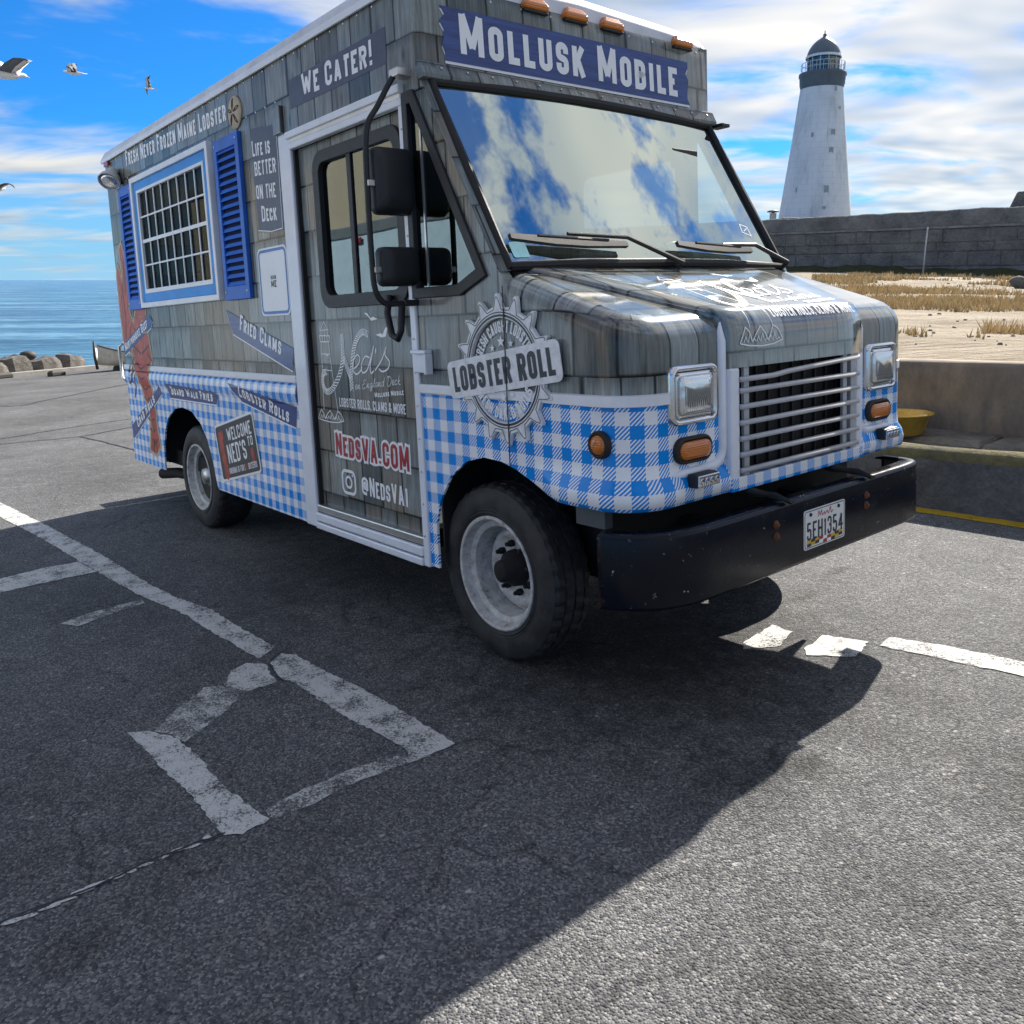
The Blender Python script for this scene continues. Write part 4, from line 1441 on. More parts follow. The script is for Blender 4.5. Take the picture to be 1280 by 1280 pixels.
m.build('plate_screw', 'seam_dark', plate)


# wheels
def make_wheel(cx, y0, r, dual=False, dish=.10):
    """y0: outer sidewall, centre at height r"""
    c = (cx, y0, r)
    w = .225
    m = MB()
    m.smooth = True
    rim = r * .632
    prof = [(rim - .012, .020), (rim + .004, .006), (rim + .03, .0), (r - .075, -.006), (r - .040, .002), (r - .018, .014)]
    m.lathe(prof, c, 'y', 72)
    tyre = m.build('wheel', 'tyre_rubber', truck)
    # tread: three grooves round the tyre, notched shoulder blocks
    m = MB()
    n = 108
    cols = [(.014, -.018), (.030, -.004), (.055, 0), (.0555, -.009), (.065, -.009), (.0655, 0), (.105, .001), (.1055, -.009), (.118, -.009), (.1185, .001), (.158, 0), (.1585, -.009), (.168, -.009), (.1685, 0), (.195, -.004), (.211, -.018), (.222, -.06)]
    rg = []
    for k in range(n):
        a = 2 * PI * k / n
        ring = []
        for j, (h, dr) in enumerate(cols):
            rr = r + dr
            if k % 3 == 0 and (j in (0, 1, 2, 13, 14, 15)):
                rr -= .009
            if k % 3 == 1 and j in (5, 6, 9, 10):
                rr -= .006
            ring.append((cx + rr * math.cos(a), y0 + h, r + rr * math.sin(a)))
        rg.append(ring)
    rg.append(rg[0])
    m.loft(rg, False, False)
    m.build('tread', 'tyre_rubber', tyre)
    m = MB()
    m.smooth = True
    for dr in (.018, .03):
        m.lathe([(rim + dr, .001), (rim + dr + .004, -.004), (rim + dr + .008, .001)], c, 'y', 64)
    m.build('sidewall_ring', 'tyre_rubber', tyre)
    m = MB()
    m.smooth = True
    hub = .095
    for seg in ([(rim + .004, .014), (rim + .007, .003), (rim - .001, -.003), (rim - .010, .002)], [(rim - .010, .002), (rim - .018, .030), (rim - .022, .042)], [(rim - .022, .042), (rim - .034, .046), (rim - .046, .050)], [(rim - .046, .050), (rim - .052, .085), (rim - .054, dish + .045)], [(rim - .054, dish + .045), (rim - .060, dish + .050), (rim - .064, dish + .035)], [(rim - .064, dish + .035), (rim - .085, dish + .012), (hub + .05, dish + .018), (hub + .03, dish + .03), (.0001, dish + .032)]):
        m.lathe(seg, c, 'y', 64)
    rimo = m.build('rim', 'rim_paint', tyre)
    m = MB()
    m.smooth = True
    if dual:
        m.lathe([(.088, dish + .03), (.085, dish - .02), (.062, dish - .035), (.058, dish - .06), (.0001, dish - .062)], c, 'y', 28)
    else:
        m.lathe([(.082, dish + .03), (.078, dish - .005), (.055, dish - .02), (.048, dish - .065), (.030, dish - .075), (.0001, dish - .072)], c, 'y', 28)
    m.build('hub', 'underbody' if not dual else 'aluminium', tyre)
    for k in range(8):
        a = 2 * PI * k / 8 + .2
        px, pz = cx + .108 * math.cos(a), r + .108 * math.sin(a)
        m = MB()
        m.lathe([(.0155, dish + .032), (.0155, dish + .008), (.011, dish + .004), (.009, dish - .012), (.0001, dish - .013)], (px, y0, pz), 'y', 6)
        m.build('lug_nut', 'underbody', tyre)
    m = MB()
    m.lathe([(.02, .06), (.02, .25), (r * .5, .25), (rim, .2)], c, 'y', 24)
    m.build('brake_drum', 'underbody', tyre)
    return tyre


make_wheel(-2.808, 2.165, .388)
make_wheel(-6.30, 2.135, .385, True)
for cx, y0, r in ((-2.808, 4.0, .388), (-6.30, 4.02, .385), (-6.30, 2.42, .385), (-6.30, 3.74, .385)):     # far and inner wheels, seen under the body
    m = MB()
    m.smooth = True
    m.lathe([(.1, -.05), (.24, -.05), (.25, 0), (r - .06, .0), (r - .02, -.012), (r, -.04), (r, -.17), (r - .02, -.2), (.24, -.21), (.1, -.2)], (cx, y0, r), 'y', 48)
    m.build('wheel', 'tyre_rubber', truck)

# chassis, wheel housings, exhaust, rear step
mb = MB()
mb.box((-7.7, 2.2, .40), (-3.3, 3.96, .52))
mb.box((-3.25, 2.55, .45), (-2.0, 3.6, .62))
mb.build('floor_pan', 'underbody', truck)
for y in (2.62, 3.30):
    MB().box((-7.75, y, .30), (-2.3, y + .07, .44)).build('chassis_rail', 'underbody', truck)
mb = MB()
mb.smooth = True
mb.tube([(-2.808, 2.35, .388), (-2.808, 3.85, .388)], .05, 12)
mb.build('axle', 'underbody', truck)
mb = MB()
mb.smooth = True
mb.tube([(-6.3, 2.35, .385), (-6.3, 3.85, .385)], .06, 12)
mb.lathe([(.001, -.16), (.12, -.12), (.15, 0), (.12, .12), (.001, .16)], (-6.3, 3.08, .385), 'y', 16)
mb.build('axle', 'underbody', truck)
for x0, x1 in ((-7.0, -5.78), (-3.15, -2.2)):
    mb = MB()
    mb.box((x0, 2.44 if x0 > -4 else 2.6, .40), (x1, 2.47 if x0 > -4 else 2.63, .96))
    mb.box((x0, 2.141, .93), (x1, 2.46 if x0 > -4 else 2.62, .95))
    mb.box((x0 - .0, 2.145, .42), (x0 + .012, 2.44, .94))
    mb.build('wheel_housing', 'underbody', truck)
MB().box((-2.18, 2.2, .50), (-2.16, 3.9, .80)).build('splash_guard', 'underbody', truck)
MB().box((-2.28, 2.16, .70), (-2.13, 2.2, .80)).build('bracket', 'interior_grey', truck)
m = MB()
m.smooth = True
m.tube([(-7.10, 2.38, .265), (-7.42, 2.34, .255), (-7.62, 2.28, .235)], [.045, .045, .047], 14, False)
m.tube([(-7.62, 2.28, .235), (-7.42, 2.34, .255), (-7.10, 2.38, .265)], [.042, .040, .040], 14, False)
m.build('exhaust_pipe', 'underbody', truck)
MB().box((-8.02, 2.25, .30), (-7.80, 3.9, .36)).build('rear_step', 'black_plastic', truck, .01)
m = MB()
m.smooth = True
m.tube([(-7.84, 2.12, 1.05), (-7.9, 2.10, 1.08), (-7.9, 2.10, 1.35), (-7.84, 2.12, 1.38)], .014, 8)
m.build('grab_handle', 'aluminium', truck)
MB().box((-7.84, 2.15, .80), (-7.80, 2.25, .98)).build('tail_lamp', 'red_lens', truck, .01)

# cab door opening: posts, rail, sill, sliding door
MB().box((-4.442, YR - .010, .352), (-4.302, YR + .045, 2.492)).build('door_post', 'white_paint', truck, .008)
MB().box((-4.302, YR + .005, .372), (-4.285, YR + .05, 2.40)).build('post_seal', 'black_plastic', truck)
MB().box((-3.236, YR - .012, .352), (-3.19, YR + .045, 2.452)).build('door_post', 'white_paint', truck, .006)
mb = MB()
mb.box((-4.30, YR - .018, 2.398), (-3.20, YR + .02, 2.432))
mb.box((-4.32, YR - .028, 2.452), (-3.20, YR + .02, 2.488))
mb.build('door_rail', 'trim_white', truck, .006)
mb = MB()
mb.box((-4.30, YR - .014, 2.432), (-3.21, YR - .005, 2.452))
mb.build('rail_channel', 'aluminium', truck)
MB().box((-4.302, YR - .006, .445), (-3.236, YR + .04, .485)).build('door_sill', 'aluminium', truck, .006)
MB().box((-4.302, YR - .018, .395), (-3.236, YR + .04, .440)).build('door_sill', 'white_paint', truck, .006)
MB().box((-4.302, YR - .022, .352), (-3.236, YR + .04, .388)).build('door_sill', 'white_paint', truck, .006)
MB().box((-4.302, YR + .0, .380), (-3.236, YR + .03, .450)).build('sill_back', 'seam_dark', truck)
for k in range(13):
    c = copy_of(rivet, truck, Vector((-3.213, YR - .012, .5 + k * .15)) - BASE)
    c.rotation_euler = (0, 0, -PI / 2)
DY = YR + .03


def doorp(a, b, h=0.0):
    return (a, DY - .0015 - h, b)


win = rrect(-4.095, 1.585, -3.295, 2.330, .075, 6)
door = MB().panel([(-4.29, .485), (-3.236, .485), (-3.236, 2.40), (-4.29, 2.40)], [win], lambda a, b, d: (a, DY + d, b), .035).build('cab_door', 'shingle_wrap', truck)
m = MB()
fo, fi = rrect(-4.118, 1.560, -3.272, 2.352, .095, 6), rrect(-4.055, 1.625, -3.335, 2.292, .055, 6)
m.panel(fo, [fi], lambda a, b, d: (a, DY - .016 + d, b), .03)
m.build('window_frame', 'black_plastic', door, .004)
MB().box((-3.775, DY - .008, 1.62), (-3.735, DY + .01, 2.30)).build('window_bar', 'black_plastic', door, .003)
MB().panel([(-4.06, 1.62), (-3.765, 1.62), (-3.765, 2.295), (-4.06, 2.295)], [], lambda a, b, d: (a, DY + .010 + d, b), .004).build('window_pane', 'side_glass', door)
MB().panel([(-3.745, 1.62), (-3.33, 1.62), (-3.33, 2.295), (-3.745, 2.295)], [], lambda a, b, d: (a, DY + .002 + d, b), .004).build('window_pane', 'side_glass', door)
m = MB()
m.smooth = True
m.tube([(-3.41, DY - .03, 1.60), (-3.41, DY - .05, 1.52), (-3.38, DY - .05, 1.42), (-3.33, DY - .05, 1.40), (-3.30, DY - .05, 1.44), (-3.31, DY - .03, 1.56)], .016, 8)
m.build('door_handle', 'black_plastic', door)
mb = MB()
mb.box((-3.20, YR - .045, 1.335), (-3.085, YR - .004, 1.352))
mb.box((-3.10, YR - .045, 1.245), (-3.083, YR - .004, 1.335))
mb.box((-3.20, YR - .02, 1.25), (-3.10, YR - .006, 1.335))
mb.build('door_latch', 'white_paint', truck, .004)
# quarter window
qo = [(-3.205, 1.575), (-2.852, 1.575), (-2.672, 1.645), (-3.118, 2.448), (-3.205, 2.448)]
qi = [(-3.165, 1.622), (-2.870, 1.622), (-2.738, 1.676), (-3.142, 2.395), (-3.165, 2.395)]
quarter = MB().panel(qo, [qi], lambda a, b, d: (a, YR - .014 + d, b), .035).build('quarter_window', 'black_plastic', truck, .004)
MB().panel(qi, [], lambda a, b, d: (a, YR + .008 + d, b), .004).build('pane', 'side_glass', quarter)
MB().box((-3.105, YR + .004, 1.625), (-3.094, YR + .012, 2.30)).build('vent_bar', 'aluminium', quarter)

# twin mirrors on a looped arm
m = MB()
m.smooth = True
arm_pts = catmull([(-3.16, 2.10, 2.525), (-3.18, 2.05, 2.515), (-3.20, 1.97, 2.385), (-3.20, 1.905, 2.27), (-3.20, 1.893, 2.0), (-3.20, 1.893, 1.75), (-3.20, 1.90, 1.62), (-3.20, 1.94, 1.562), (-3.20, 2.0, 1.557), (-3.20, 2.09, 1.557)], 5)
m.tube(arm_pts, .0125, 10)
arm = m.build('mirror_arm', 'black_plastic', truck)
MB().box((-3.20, 2.03, 2.50), (-3.13, 2.105, 2.535)).build('arm_bracket', 'aluminium', arm, .005)
MB().box((-3.23, 2.03, 1.545), (-3.17, 2.105, 1.572)).build('arm_bracket', 'black_plastic', arm, .004)


def mirror(z0, z1, y0, y1, d):
    m = MB()
    m.smooth = True
    x = -3.20
    cy, cz, w, h = (y0 + y1) / 2, (z0 + z1) / 2, y1 - y0, z1 - z0
    r = lambda dx, k: [(x + dx, cy + a, cz + b) for a, b in rrect(-w / 2 * k, -h / 2 * k, w / 2 * k, h / 2 * k, .03, 5)]
    m.loft([r(-.028, .97), r(-.024, 1.0), r(.006, 1.0), r(.03, .94), r(.045, .78), r(.05, .5)], True, True)
    o = m.build('mirror', 'black_plastic', truck)
    m = MB()
    m.prism([(x - .029, cy + a, cz + b) for a, b in rrect(-w * .45, -h * .46, w * .45, h * .46, .02, 4)], (-.002, 0, 0))
    m.build('mirror_glass', 'chrome', o)
    m = MB()
    m.box((x - .018, y0 - .03, cz - .028), (x + .018, y0 + .006, cz + .0))
    m.build('clamp', 'aluminium', o, .004)


mirror(1.935, 2.215, 1.918, 2.118, .05)
mirror(1.632, 1.80, 1.925, 2.122, .05)

# serving window
win_root = MB().panel([(-7.04, 1.655), (-5.40, 1.655), (-5.40, 2.64), (-7.04, 2.64)], [[(-7.0, 1.695), (-5.44, 1.695), (-5.44, 2.60), (-7.0, 2.60)]], lambda a, b, d: (a, YR - .038 + d, b), .045).build('serving_window', 'trim_white', truck, .005)
MB().panel([(-6.998, 1.697), (-5.442, 1.697), (-5.442, 2.598), (-6.998, 2.598)], [[(-6.93, 1.765), (-5.515, 1.765), (-5.515, 2.535), (-6.93, 2.535)]], lambda a, b, d: (a, YR - .022 + d, b), .035).build('blue_frame', 'frame_blue', win_root, .004)
MB().panel([(-6.932, 1.763), (-5.513, 1.763), (-5.513, 2.537), (-6.932, 2.537)], [[(-6.905, 1.795), (-5.542, 1.795), (-5.542, 2.515), (-6.905, 2.515)]], lambda a, b, d: (a, YR - .026 + d, b), .03).build('inner_frame', 'trim_white', win_root, .003)
WX0, WX1, WZ0, WZ1 = -6.905, -5.542, 1.795, 2.515
cw, ch = (WX1 - WX0) / 8, (WZ1 - WZ0) / 4
keep = BASE.copy()
BASE = Vector((0, 0, 0))
pane0 = MB().box((-cw / 2 + .004, -.002, -ch / 2 + .004), (cw / 2 - .004, .002, ch / 2 - .004)).build('pane', 'pane_glass', win_root)
BASE = keep
for i in range(8):
    for j in range(4):
        L = Vector((WX0 + cw * (i + .5), YR - .006, WZ0 + ch * (j + .5))) - BASE
        if i == 0 and j == 0:
            pane0.location = L
        else:
            copy_of(pane0, win_root, L)
for i in range(1, 8):
    MB().box((WX0 + cw * i - .0065, YR - .016, WZ0), (WX0 + cw * i + .0065, YR - .0075, WZ1)).build('glazing_bar', 'trim_white', win_root, .002)
for j in range(1, 4):
    t_ = .013 if j == 2 else .0065
    MB().box((WX0, YR - .0172, WZ0 + ch * j - t_), (WX1, YR - .0065, WZ0 + ch * j + t_)).build('glazing_bar', 'trim_white', win_root, .002)
m = MB()                                           # gathered valance behind the top row
m.smooth = True
rg = []
for z in (2.56, 2.42, 2.36):
    rg.append([(WX0 - .03 + (WX1 - WX0 + .06) * k / 80, YR + .08 + .012 * math.sin(k * 1.9) + .006 * math.sin(k * .7), z + (.012 * math.sin(k * 1.9) if z < 2.4 else 0)) for k in range(81)])
m.loft(rg, False, False)
m.build('curtain', 'curtain_teal', win_root, recalc=False)
MB().box((-7.1, YR + .5, 1.3), (-5.3, YR + .52, 2.75)).build('kitchen_partition', 'interior_brown', truck)
MB().box((-7.1, YR + .06, 1.55), (-5.3, YR + .5, 1.60)).build('kitchen_counter', 'interior_brown', truck)
for x in (-6.6, -6.35, -5.9, -5.8):
    m = MB()
    m.smooth = True
    m.lathe([(.03, 1.60), (.034, 1.70), (.014, 1.76), (.014, 1.80), (.0001, 1.80)], (x, YR + .2, 0), 'z', 12)
    m.build('bottle', 'curtain_teal', win_root)


def shutter(x0, x1, z0, z1):
    fw = .052
    o = MB().panel([(x0, z0), (x1, z0), (x1, z1), (x0, z1)], [[(x0 + fw, z0 + .085), (x1 - fw, z0 + .085), (x1 - fw, z1 - .07), (x0 + fw, z1 - .07)]], lambda a, b, d: (a, YR - .028 + d, b), .026).build('shutter', 'shutter_blue', truck, .004)
    MB().box((x0 + fw, YR - .008, z0 + .08), (x1 - fw, YR - .002, z1 - .06)).build('shutter_back', 'slat_dark', o)
    n = 18
    for k in range(n):
        z = z0 + .095 + (z1 - z0 - .175) * k / (n - 1)
        m = MB()
        m.prism([(x0 + fw, YR - .026, z - .008), (x0 + fw, YR - .022, z - .010), (x0 + fw, YR - .009, z + .014), (x0 + fw, YR - .013, z + .016)], (x1 - x0 - 2 * fw, 0, 0))
        m.build('slat', 'shutter_blue', o)
    for z in (z0 + .05, z1 - .035):
        m = MB()
        for x in (x0 + .03, x1 - .03):
            m.lathe([(.007, -.029), (.006, -.032), (.0001, -.033)], (x, YR, z), 'y', 8)
        m.build('screw', 'aluminium', o)


shutter(-5.325, -4.935, 1.648, 2.615)
shutter(-7.395, -7.055, 1.648, 2.612)
# outside lamp at the rear corner
m = MB()
m.smooth = True
C0 = Vector((-7.37, YR - .075, 2.69))
ax = Vector((.50, -.50, -.72)).normalized()
e1 = ax.cross(Vector((0, 0, 1))).normalized()
e2 = ax.cross(e1)
ring = lambda r, h: [C0 + ax * h + (e1 * math.cos(2 * PI * k / 24) + e2 * math.sin(2 * PI * k / 24)) * r for k in range(24)]
m.loft([ring(.02, -.10), ring(.04, -.09), ring(.055, -.04), ring(.078, .0), ring(.088, .04), ring(.082, .045), ring(.076, .03)], True, False)
lamp = m.build('flood_lamp', 'weathered_white', truck)
m = MB()
m.smooth = True
m.loft([ring(.078, .033), ring(.05, .046), ring(.02, .05)], True, True)
m.build('lens', 'head_lens', lamp)
m = MB()
m.smooth = True
m.tube([C0 - ax * .11, C0 + Vector((.02, .05, .03)), (-7.40, YR + .002, 2.70)], .016, 8)
m.lathe([(.05, 0), (.045, -.02), (.015, -.03)], (-7.40, YR, 2.70), 'y', 16)
m.build('lamp_bracket', 'black_plastic', lamp)
MB().box((-7.735, YR - .022, 2.835), (-7.62, YR, 2.875)).build('marker_lamp', 'red_lens', truck, .006)
# gutter block at the door's top corner
MB().box((-4.47, YR - .02, 2.50), (-4.37, YR + .0, 2.64)).build('joint_cover', 'shingle_wrap', truck, .004, uvf=lambda v: (v[0], v[2]))

# cab inside: bulkhead, seat, dash, wheel
MB().panel([(2.16, .52), (4.0, .52), (4.0, 2.88), (2.16, 2.88)], [[(2.75, .52), (3.4, .52), (3.4, 2.5), (2.75, 2.5)]], lambda a, b, d: (-4.62 - d, a, b), .03).build('bulkhead', 'seat_vinyl', truck)
m = MB()
m.prism([(-2.62, 2.16, 1.30), (-2.62, 2.16, 1.62), (-2.80, 2.16, 1.63), (-2.92, 2.16, 1.55), (-2.90, 2.16, 1.28)], (0, 1.84, 0))
m.build('dashboard', 'black_plastic', truck, .02)
m = MB()
m.smooth = True
P = [(-3.05 + .08 * math.cos(a), 3.62 + .21 * math.sin(a), 1.62 + .2 * math.cos(a)) for a in [2 * PI * k / 28 for k in range(29)]]
m.tube(P, .015, 8)
m.tube([(-3.05, 3.42, 1.62), (-3.05, 3.82, 1.62)], .012, 6)
m.tube([(-3.05, 3.62, 1.62), (-2.85, 3.62, 1.42)], .03, 8)
m.build('steering_wheel', 'black_plastic', truck)
m = MB()
m.box((-4.05, 3.38, .95), (-3.55, 3.86, 1.12))
m.prism([(-4.12, 3.40, 1.08), (-3.98, 3.40, 1.10), (-4.10, 3.40, 1.85), (-4.22, 3.40, 1.85)], (0, .44, 0))
m.box((-3.95, 3.5, .52), (-3.65, 3.74, .95))
m.build('driver_seat', 'seat_vinyl', truck, .04, 3)
MB().box((-4.6, 2.16, .52), (-3.2, 4.0, .545)).build('cab_floor', 'interior_grey', truck)
MB().panel([(-4.13, 1.56), (-3.28, 1.56), (-3.28, 2.36), (-4.13, 2.36)], [], lambda a, b, d: (a, YL - .056 + d, b), .004).build('far_window', 'pane_glass', truck)
MB().box((-2.95, 3.55, 2.20), (-2.93, 3.75, 2.30)).build('inside_mirror', 'black_plastic', truck, .006)

# ------------------------------------------------------------------ printed graphics on the truck
def bulge(x, z):
    """how far the pressed side stands out at height z"""
    if x > -4.44:
        return .0
    if 1.153 <= z <= 1.203:
        return .0165
    for (z0, d0), (z1, d1) in zip(prof_b, prof_b[1:]):
        if z1 <= z <= z0:
            return -(d0 + (d1 - d0) * (z - z0) / (z1 - z0))
    return 0.0


prof_b = [(1.150, 0.0), (1.142, -.008), (1.125, -.014), (1.10, -.017), (1.075, -.016), (1.052, -.011), (1.035, -.004), (1.028, 0.0)]
LEVELS = [1.204, 1.2029, 1.1531, 1.152, 1.150, 1.142, 1.125, 1.10, 1.075, 1.052, 1.035, 1.028]


def sideb(a, b, h=0.0):
    return (a, YR - .0018 - h - bulge(a, b), b)


def clip(poly, z, keep_above):
    out = []
    for i, p in enumerate(poly):
        q = poly[(i + 1) % len(poly)]
        ip = (p[1] >= z) == keep_above or p[1] == z
        iq = (q[1] >= z) == keep_above or q[1] == z
        if ip:
            out.append(p)
        if ip != iq and abs(q[1] - p[1]) > 1e-9:
            f = (z - p[1]) / (q[1] - p[1])
            out.append((p[0] + (q[0] - p[0]) * f, z))
    return out


class SidePrint(Print):
    """print that follows the pressed side"""
    def __init__(self):
        super().__init__(sideb)

    def fill(self, pts, mi=0, lift=0.0, holes=(), depth=0.0):
        P = [Vector((p[0], p[1], 0)) for p in pts]
        self.mb.mi = mi
        for t in tessellate_polygon([P]):
            polys = [[(P[i].x, P[i].y) for i in t]]
            for z in LEVELS:
                nxt = []
                for q in polys:
                    nxt += [r for r in (clip(q, z, True), clip(q, z, False)) if len(r) > 2]
                polys = nxt
            for q in polys:
                zc = sum(p[1] for p in q) / len(q)
                vs = []
                for p in q:
                    zz = p[1] + (zc - p[1]) * 1e-3
                    vs.append((p[0], YR - .0018 - lift - bulge(p[0], zz), p[1]))
                self.mb.add(vs, [tuple(range(len(q)))], q)

    def stroke(self, pts, w, closed=False, mi=0, lift=0.0):
        P = list(pts) + ([pts[0]] if closed else [])
        out = []
        for a, b in zip(P, P[1:]):
            n = max(1, int(math.hypot(b[0] - a[0], b[1] - a[1]) / .02))
            out += [(a[0] + (b[0] - a[0]) * k / n, a[1] + (b[1] - a[1]) * k / n) for k in range(n)]
        if not closed:
            out.append(tuple(P[-1]))
        super().stroke(out, w, closed, mi, lift)


def offset_poly(pts, d):
    L, R = ribbon2(pts, 2 * d, True)
    area = sum(a[0] * b[1] - b[0] * a[1] for a, b in zip(pts, pts[1:] + pts[:1]))
    return [tuple(p) for p in (R if area > 0 else L)]


def arrow_board(name, poly, txt, p0, p1, h, t=.16):
    pr = SidePrint()
    low = [(a, b - .009) for a, b in poly]
    pr.fill(low, 1, .0008)
    pr.fill(poly, 0, .0022)
    o = pr.build(name, ['navy_board_print', 'decal_white'], truck)
    o['label'] = 'navy arrow board lettered ' + txt.upper()
    pr = SidePrint()
    put_text(pr, txt, p0, p1, h, t, lift=.0034)
    pr.build('lettering', 'decal_white', o)
    return o


# the lobster runs behind the boards at the rear corner
pr = SidePrint()
LOB = [
    [(-7.28, .50), (-7.13, .48), (-7.02, .56), (-7.05, .68), (-7.07, .84), (-7.2, .84), (-7.22, .68)],
    [(-7.20, .80), (-7.05, .80), (-7.10, 1.0), (-7.14, 1.16), (-7.40, 1.16), (-7.33, .98)],
    [(-7.42, 1.12), (-7.14, 1.12), (-7.02, 1.26), (-7.05, 1.40), (-7.12, 1.62), (-7.30, 1.66), (-7.44, 1.50), (-7.52, 1.28)],
    [(-7.73, 1.34), (-7.55, 1.30), (-7.40, 1.48), (-7.50, 1.66), (-7.60, 1.80), (-7.66, 1.98), (-7.70, 2.02), (-7.745, 1.95), (-7.75, 1.66)],
    [(-7.62, 1.72), (-7.50, 1.70), (-7.44, 1.84), (-7.48, 2.04), (-7.54, 2.19), (-7.60, 2.16), (-7.59, 1.96)],
    [(-7.22, 1.60), (-7.10, 1.58), (-7.06, 1.66), (-7.09, 1.80), (-7.16, 1.72)]]
for q in LOB:
    pr.fill(offset_poly(q, .026), 1, .0003)
for k, q in enumerate(LOB):
    pr.fill(q, 0, .0007 + .00012 * k)
for k in range(7):                                  # tail rings and shell plates
    z = .60 + k * .085
    xl = -7.22 - .022 * k
    pr.stroke([(xl, z), (xl + .075, z - .025), (xl + .15, z)], .013, mi=2, lift=.0017)
for a in ([(-7.19, .49), (-7.16, .60)], [(-7.10, .50), (-7.11, .60)], [(-7.44, 1.22), (-7.27, 1.17), (-7.08, 1.22)], [(-7.47, 1.36), (-7.27, 1.29), (-7.06, 1.36)], [(-7.40, 1.50), (-7.24, 1.44), (-7.09, 1.50)],
          [(-7.66, 1.42), (-7.60, 1.62), (-7.63, 1.86)], [(-7.55, 1.40), (-7.48, 1.55)], [(-7.53, 1.80), (-7.53, 2.05)], [(-7.5, 1.26), (-7.62, 1.14), (-7.70, 1.16)], [(-7.48, 1.2), (-7.58, 1.06), (-7.66, 1.04)], [(-7.45, 1.16), (-7.52, 1.0), (-7.58, .92)], [(-7.12, 1.30), (-7.02, 1.24)]):
    pr.stroke(a, .015, mi=2, lift=.0016)
for a in ([(-7.5, 1.52), (-7.40, 1.62), (-7.42, 1.80)], [(-7.46, 1.60), (-7.36, 1.57)], [(-7.16, 1.46), (-7.06, 1.47)], [(-7.16, 1.36), (-7.12, 1.41)], [(-7.6, 1.10), (-7.48, 1.2), (-7.44, 1.30)], [(-7.52, 1.34), (-7.44, 1.24)], [(-7.70, 1.60), (-7.68, 1.86)], [(-7.57, 1.92), (-7.55, 2.10)], [(-7.30, 1.54), (-7.26, 1.26)], [(-7.24, .96), (-7.17, .66)]):
    pr.stroke(a, .011, mi=1, lift=.0020)
for cx_, cz_ in ((-7.36, 1.585), (-7.17, 1.575)):       # eyes
    pr.fill([(cx_ + .024 * math.cos(t), cz_ + .024 * math.sin(t)) for t in [2 * PI * k / 10 for k in range(10)]], 1, .0022)
    pr.fill([(cx_ + .012 * math.cos(t), cz_ + .012 * math.sin(t)) for t in [2 * PI * k / 8 for k in range(8)]], 2, .0025)
o = pr.build('lobster_print', ['lobster_red', 'shell_beige', 'lobster_dark'], truck)
o['label'] = 'red lobster print on the rear corner of the truck'
arrow_board('arrow_board', [(-7.75, 1.37), (-6.98, 1.60), (-6.90, 1.555), (-6.96, 1.50), (-7.73, 1.275)], 'Northshore Beef', (-7.70, 1.31), (-7.03, 1.51), .068)
arrow_board('arrow_board', [(-7.75, .665), (-6.90, 1.045), (-6.85, .985), (-7.71, .56)], 'Crab Rolls', (-7.56, .665), (-7.03, .915), .075)
arrow_board('arrow_board', [(-6.72, 1.075), (-6.66, .965), (-5.70, .965), (-5.66, 1.01), (-5.70, 1.05)], 'Board Walk Fries', (-6.61, .995), (-5.76, .985), .058)
arrow_board('arrow_board', [(-5.44, 1.125), (-5.26, 1.01), (-4.50, .90), (-4.47, 1.02)], 'Lobster Rolls', (-5.27, 1.045), (-4.58, .925), .072)
arrow_board('arrow_board', [(-5.395, 1.592), (-5.31, 1.44), (-4.49, 1.225), (-4.455, 1.35)], 'Fried Clams', (-5.19, 1.465), (-4.62, 1.312), .095)
# welcome sign
W4 = [(-5.70, .43), (-5.02, .585), (-5.11, .955), (-5.79, .815)]
wc = Vector((-5.405, .696))
wx = Vector((.68, .148)).normalized()
wy = Vector((-wx.y, wx.x))
wm = lambda a, b: tuple(wc + wx * a + wy * b)
sh = lambda r, k: [wm(a, b) for a, b in rrect(-.345 + k, -.195 + k, .345 - k, .195 - k, r, 4)]
pr = SidePrint()
pr.fill(sh(.03, 0), 0, .004, depth=.0)
welcome = pr.build('welcome_sign', 'decal_white', truck)
pr = SidePrint()
pr.fill(sh(.022, .016), 0, .0052)
pr.build('sign_face', 'decal_dark', welcome)
pr = SidePrint()
put_text(pr, 'WELCOME', wm(-.13, .06), wm(.29, .06), .085, .14, lift=.0062)
put_text(pr, "NED'S", wm(-.17, -.085), wm(.16, -.085), .125, .14, lift=.0062)
put_text(pr, 'TO', wm(.20, -.01), wm(.29, -.01), .06, .14, lift=.0062)
put_text(pr, 'VIRGINIA IS FOR L', wm(-.19, -.155), wm(.10, -.155), .04, .15, lift=.0062)
put_text(pr, 'BSTERS', wm(.15, -.155), wm(.295, -.155), .04, .15, lift=.0062)
pr.build('lettering', 'decal_white', welcome)
pr = SidePrint()
put_text(pr, 'O', wm(.11, -.155), wm(.138, -.155), .04, .18, lift=.0062)
for a, b, r in ((-.265, .10, .035), (-.225, .11, .03), (-.25, .03, .045), (-.245, -.04, .042), (-.24, -.10, .036), (-.235, -.14, .04), (.25, -.06, .03), (.255, -.105, .025)):
    pr.fill([wm(a + r * .9 * math.cos(t), b + r * 1.25 * math.sin(t)) for t in [2 * PI * k / 10 for k in range(10)]], 0, .0058 + .0001 * (a + .3))
pr.build('lobster_mark', 'lobster_red', welcome)
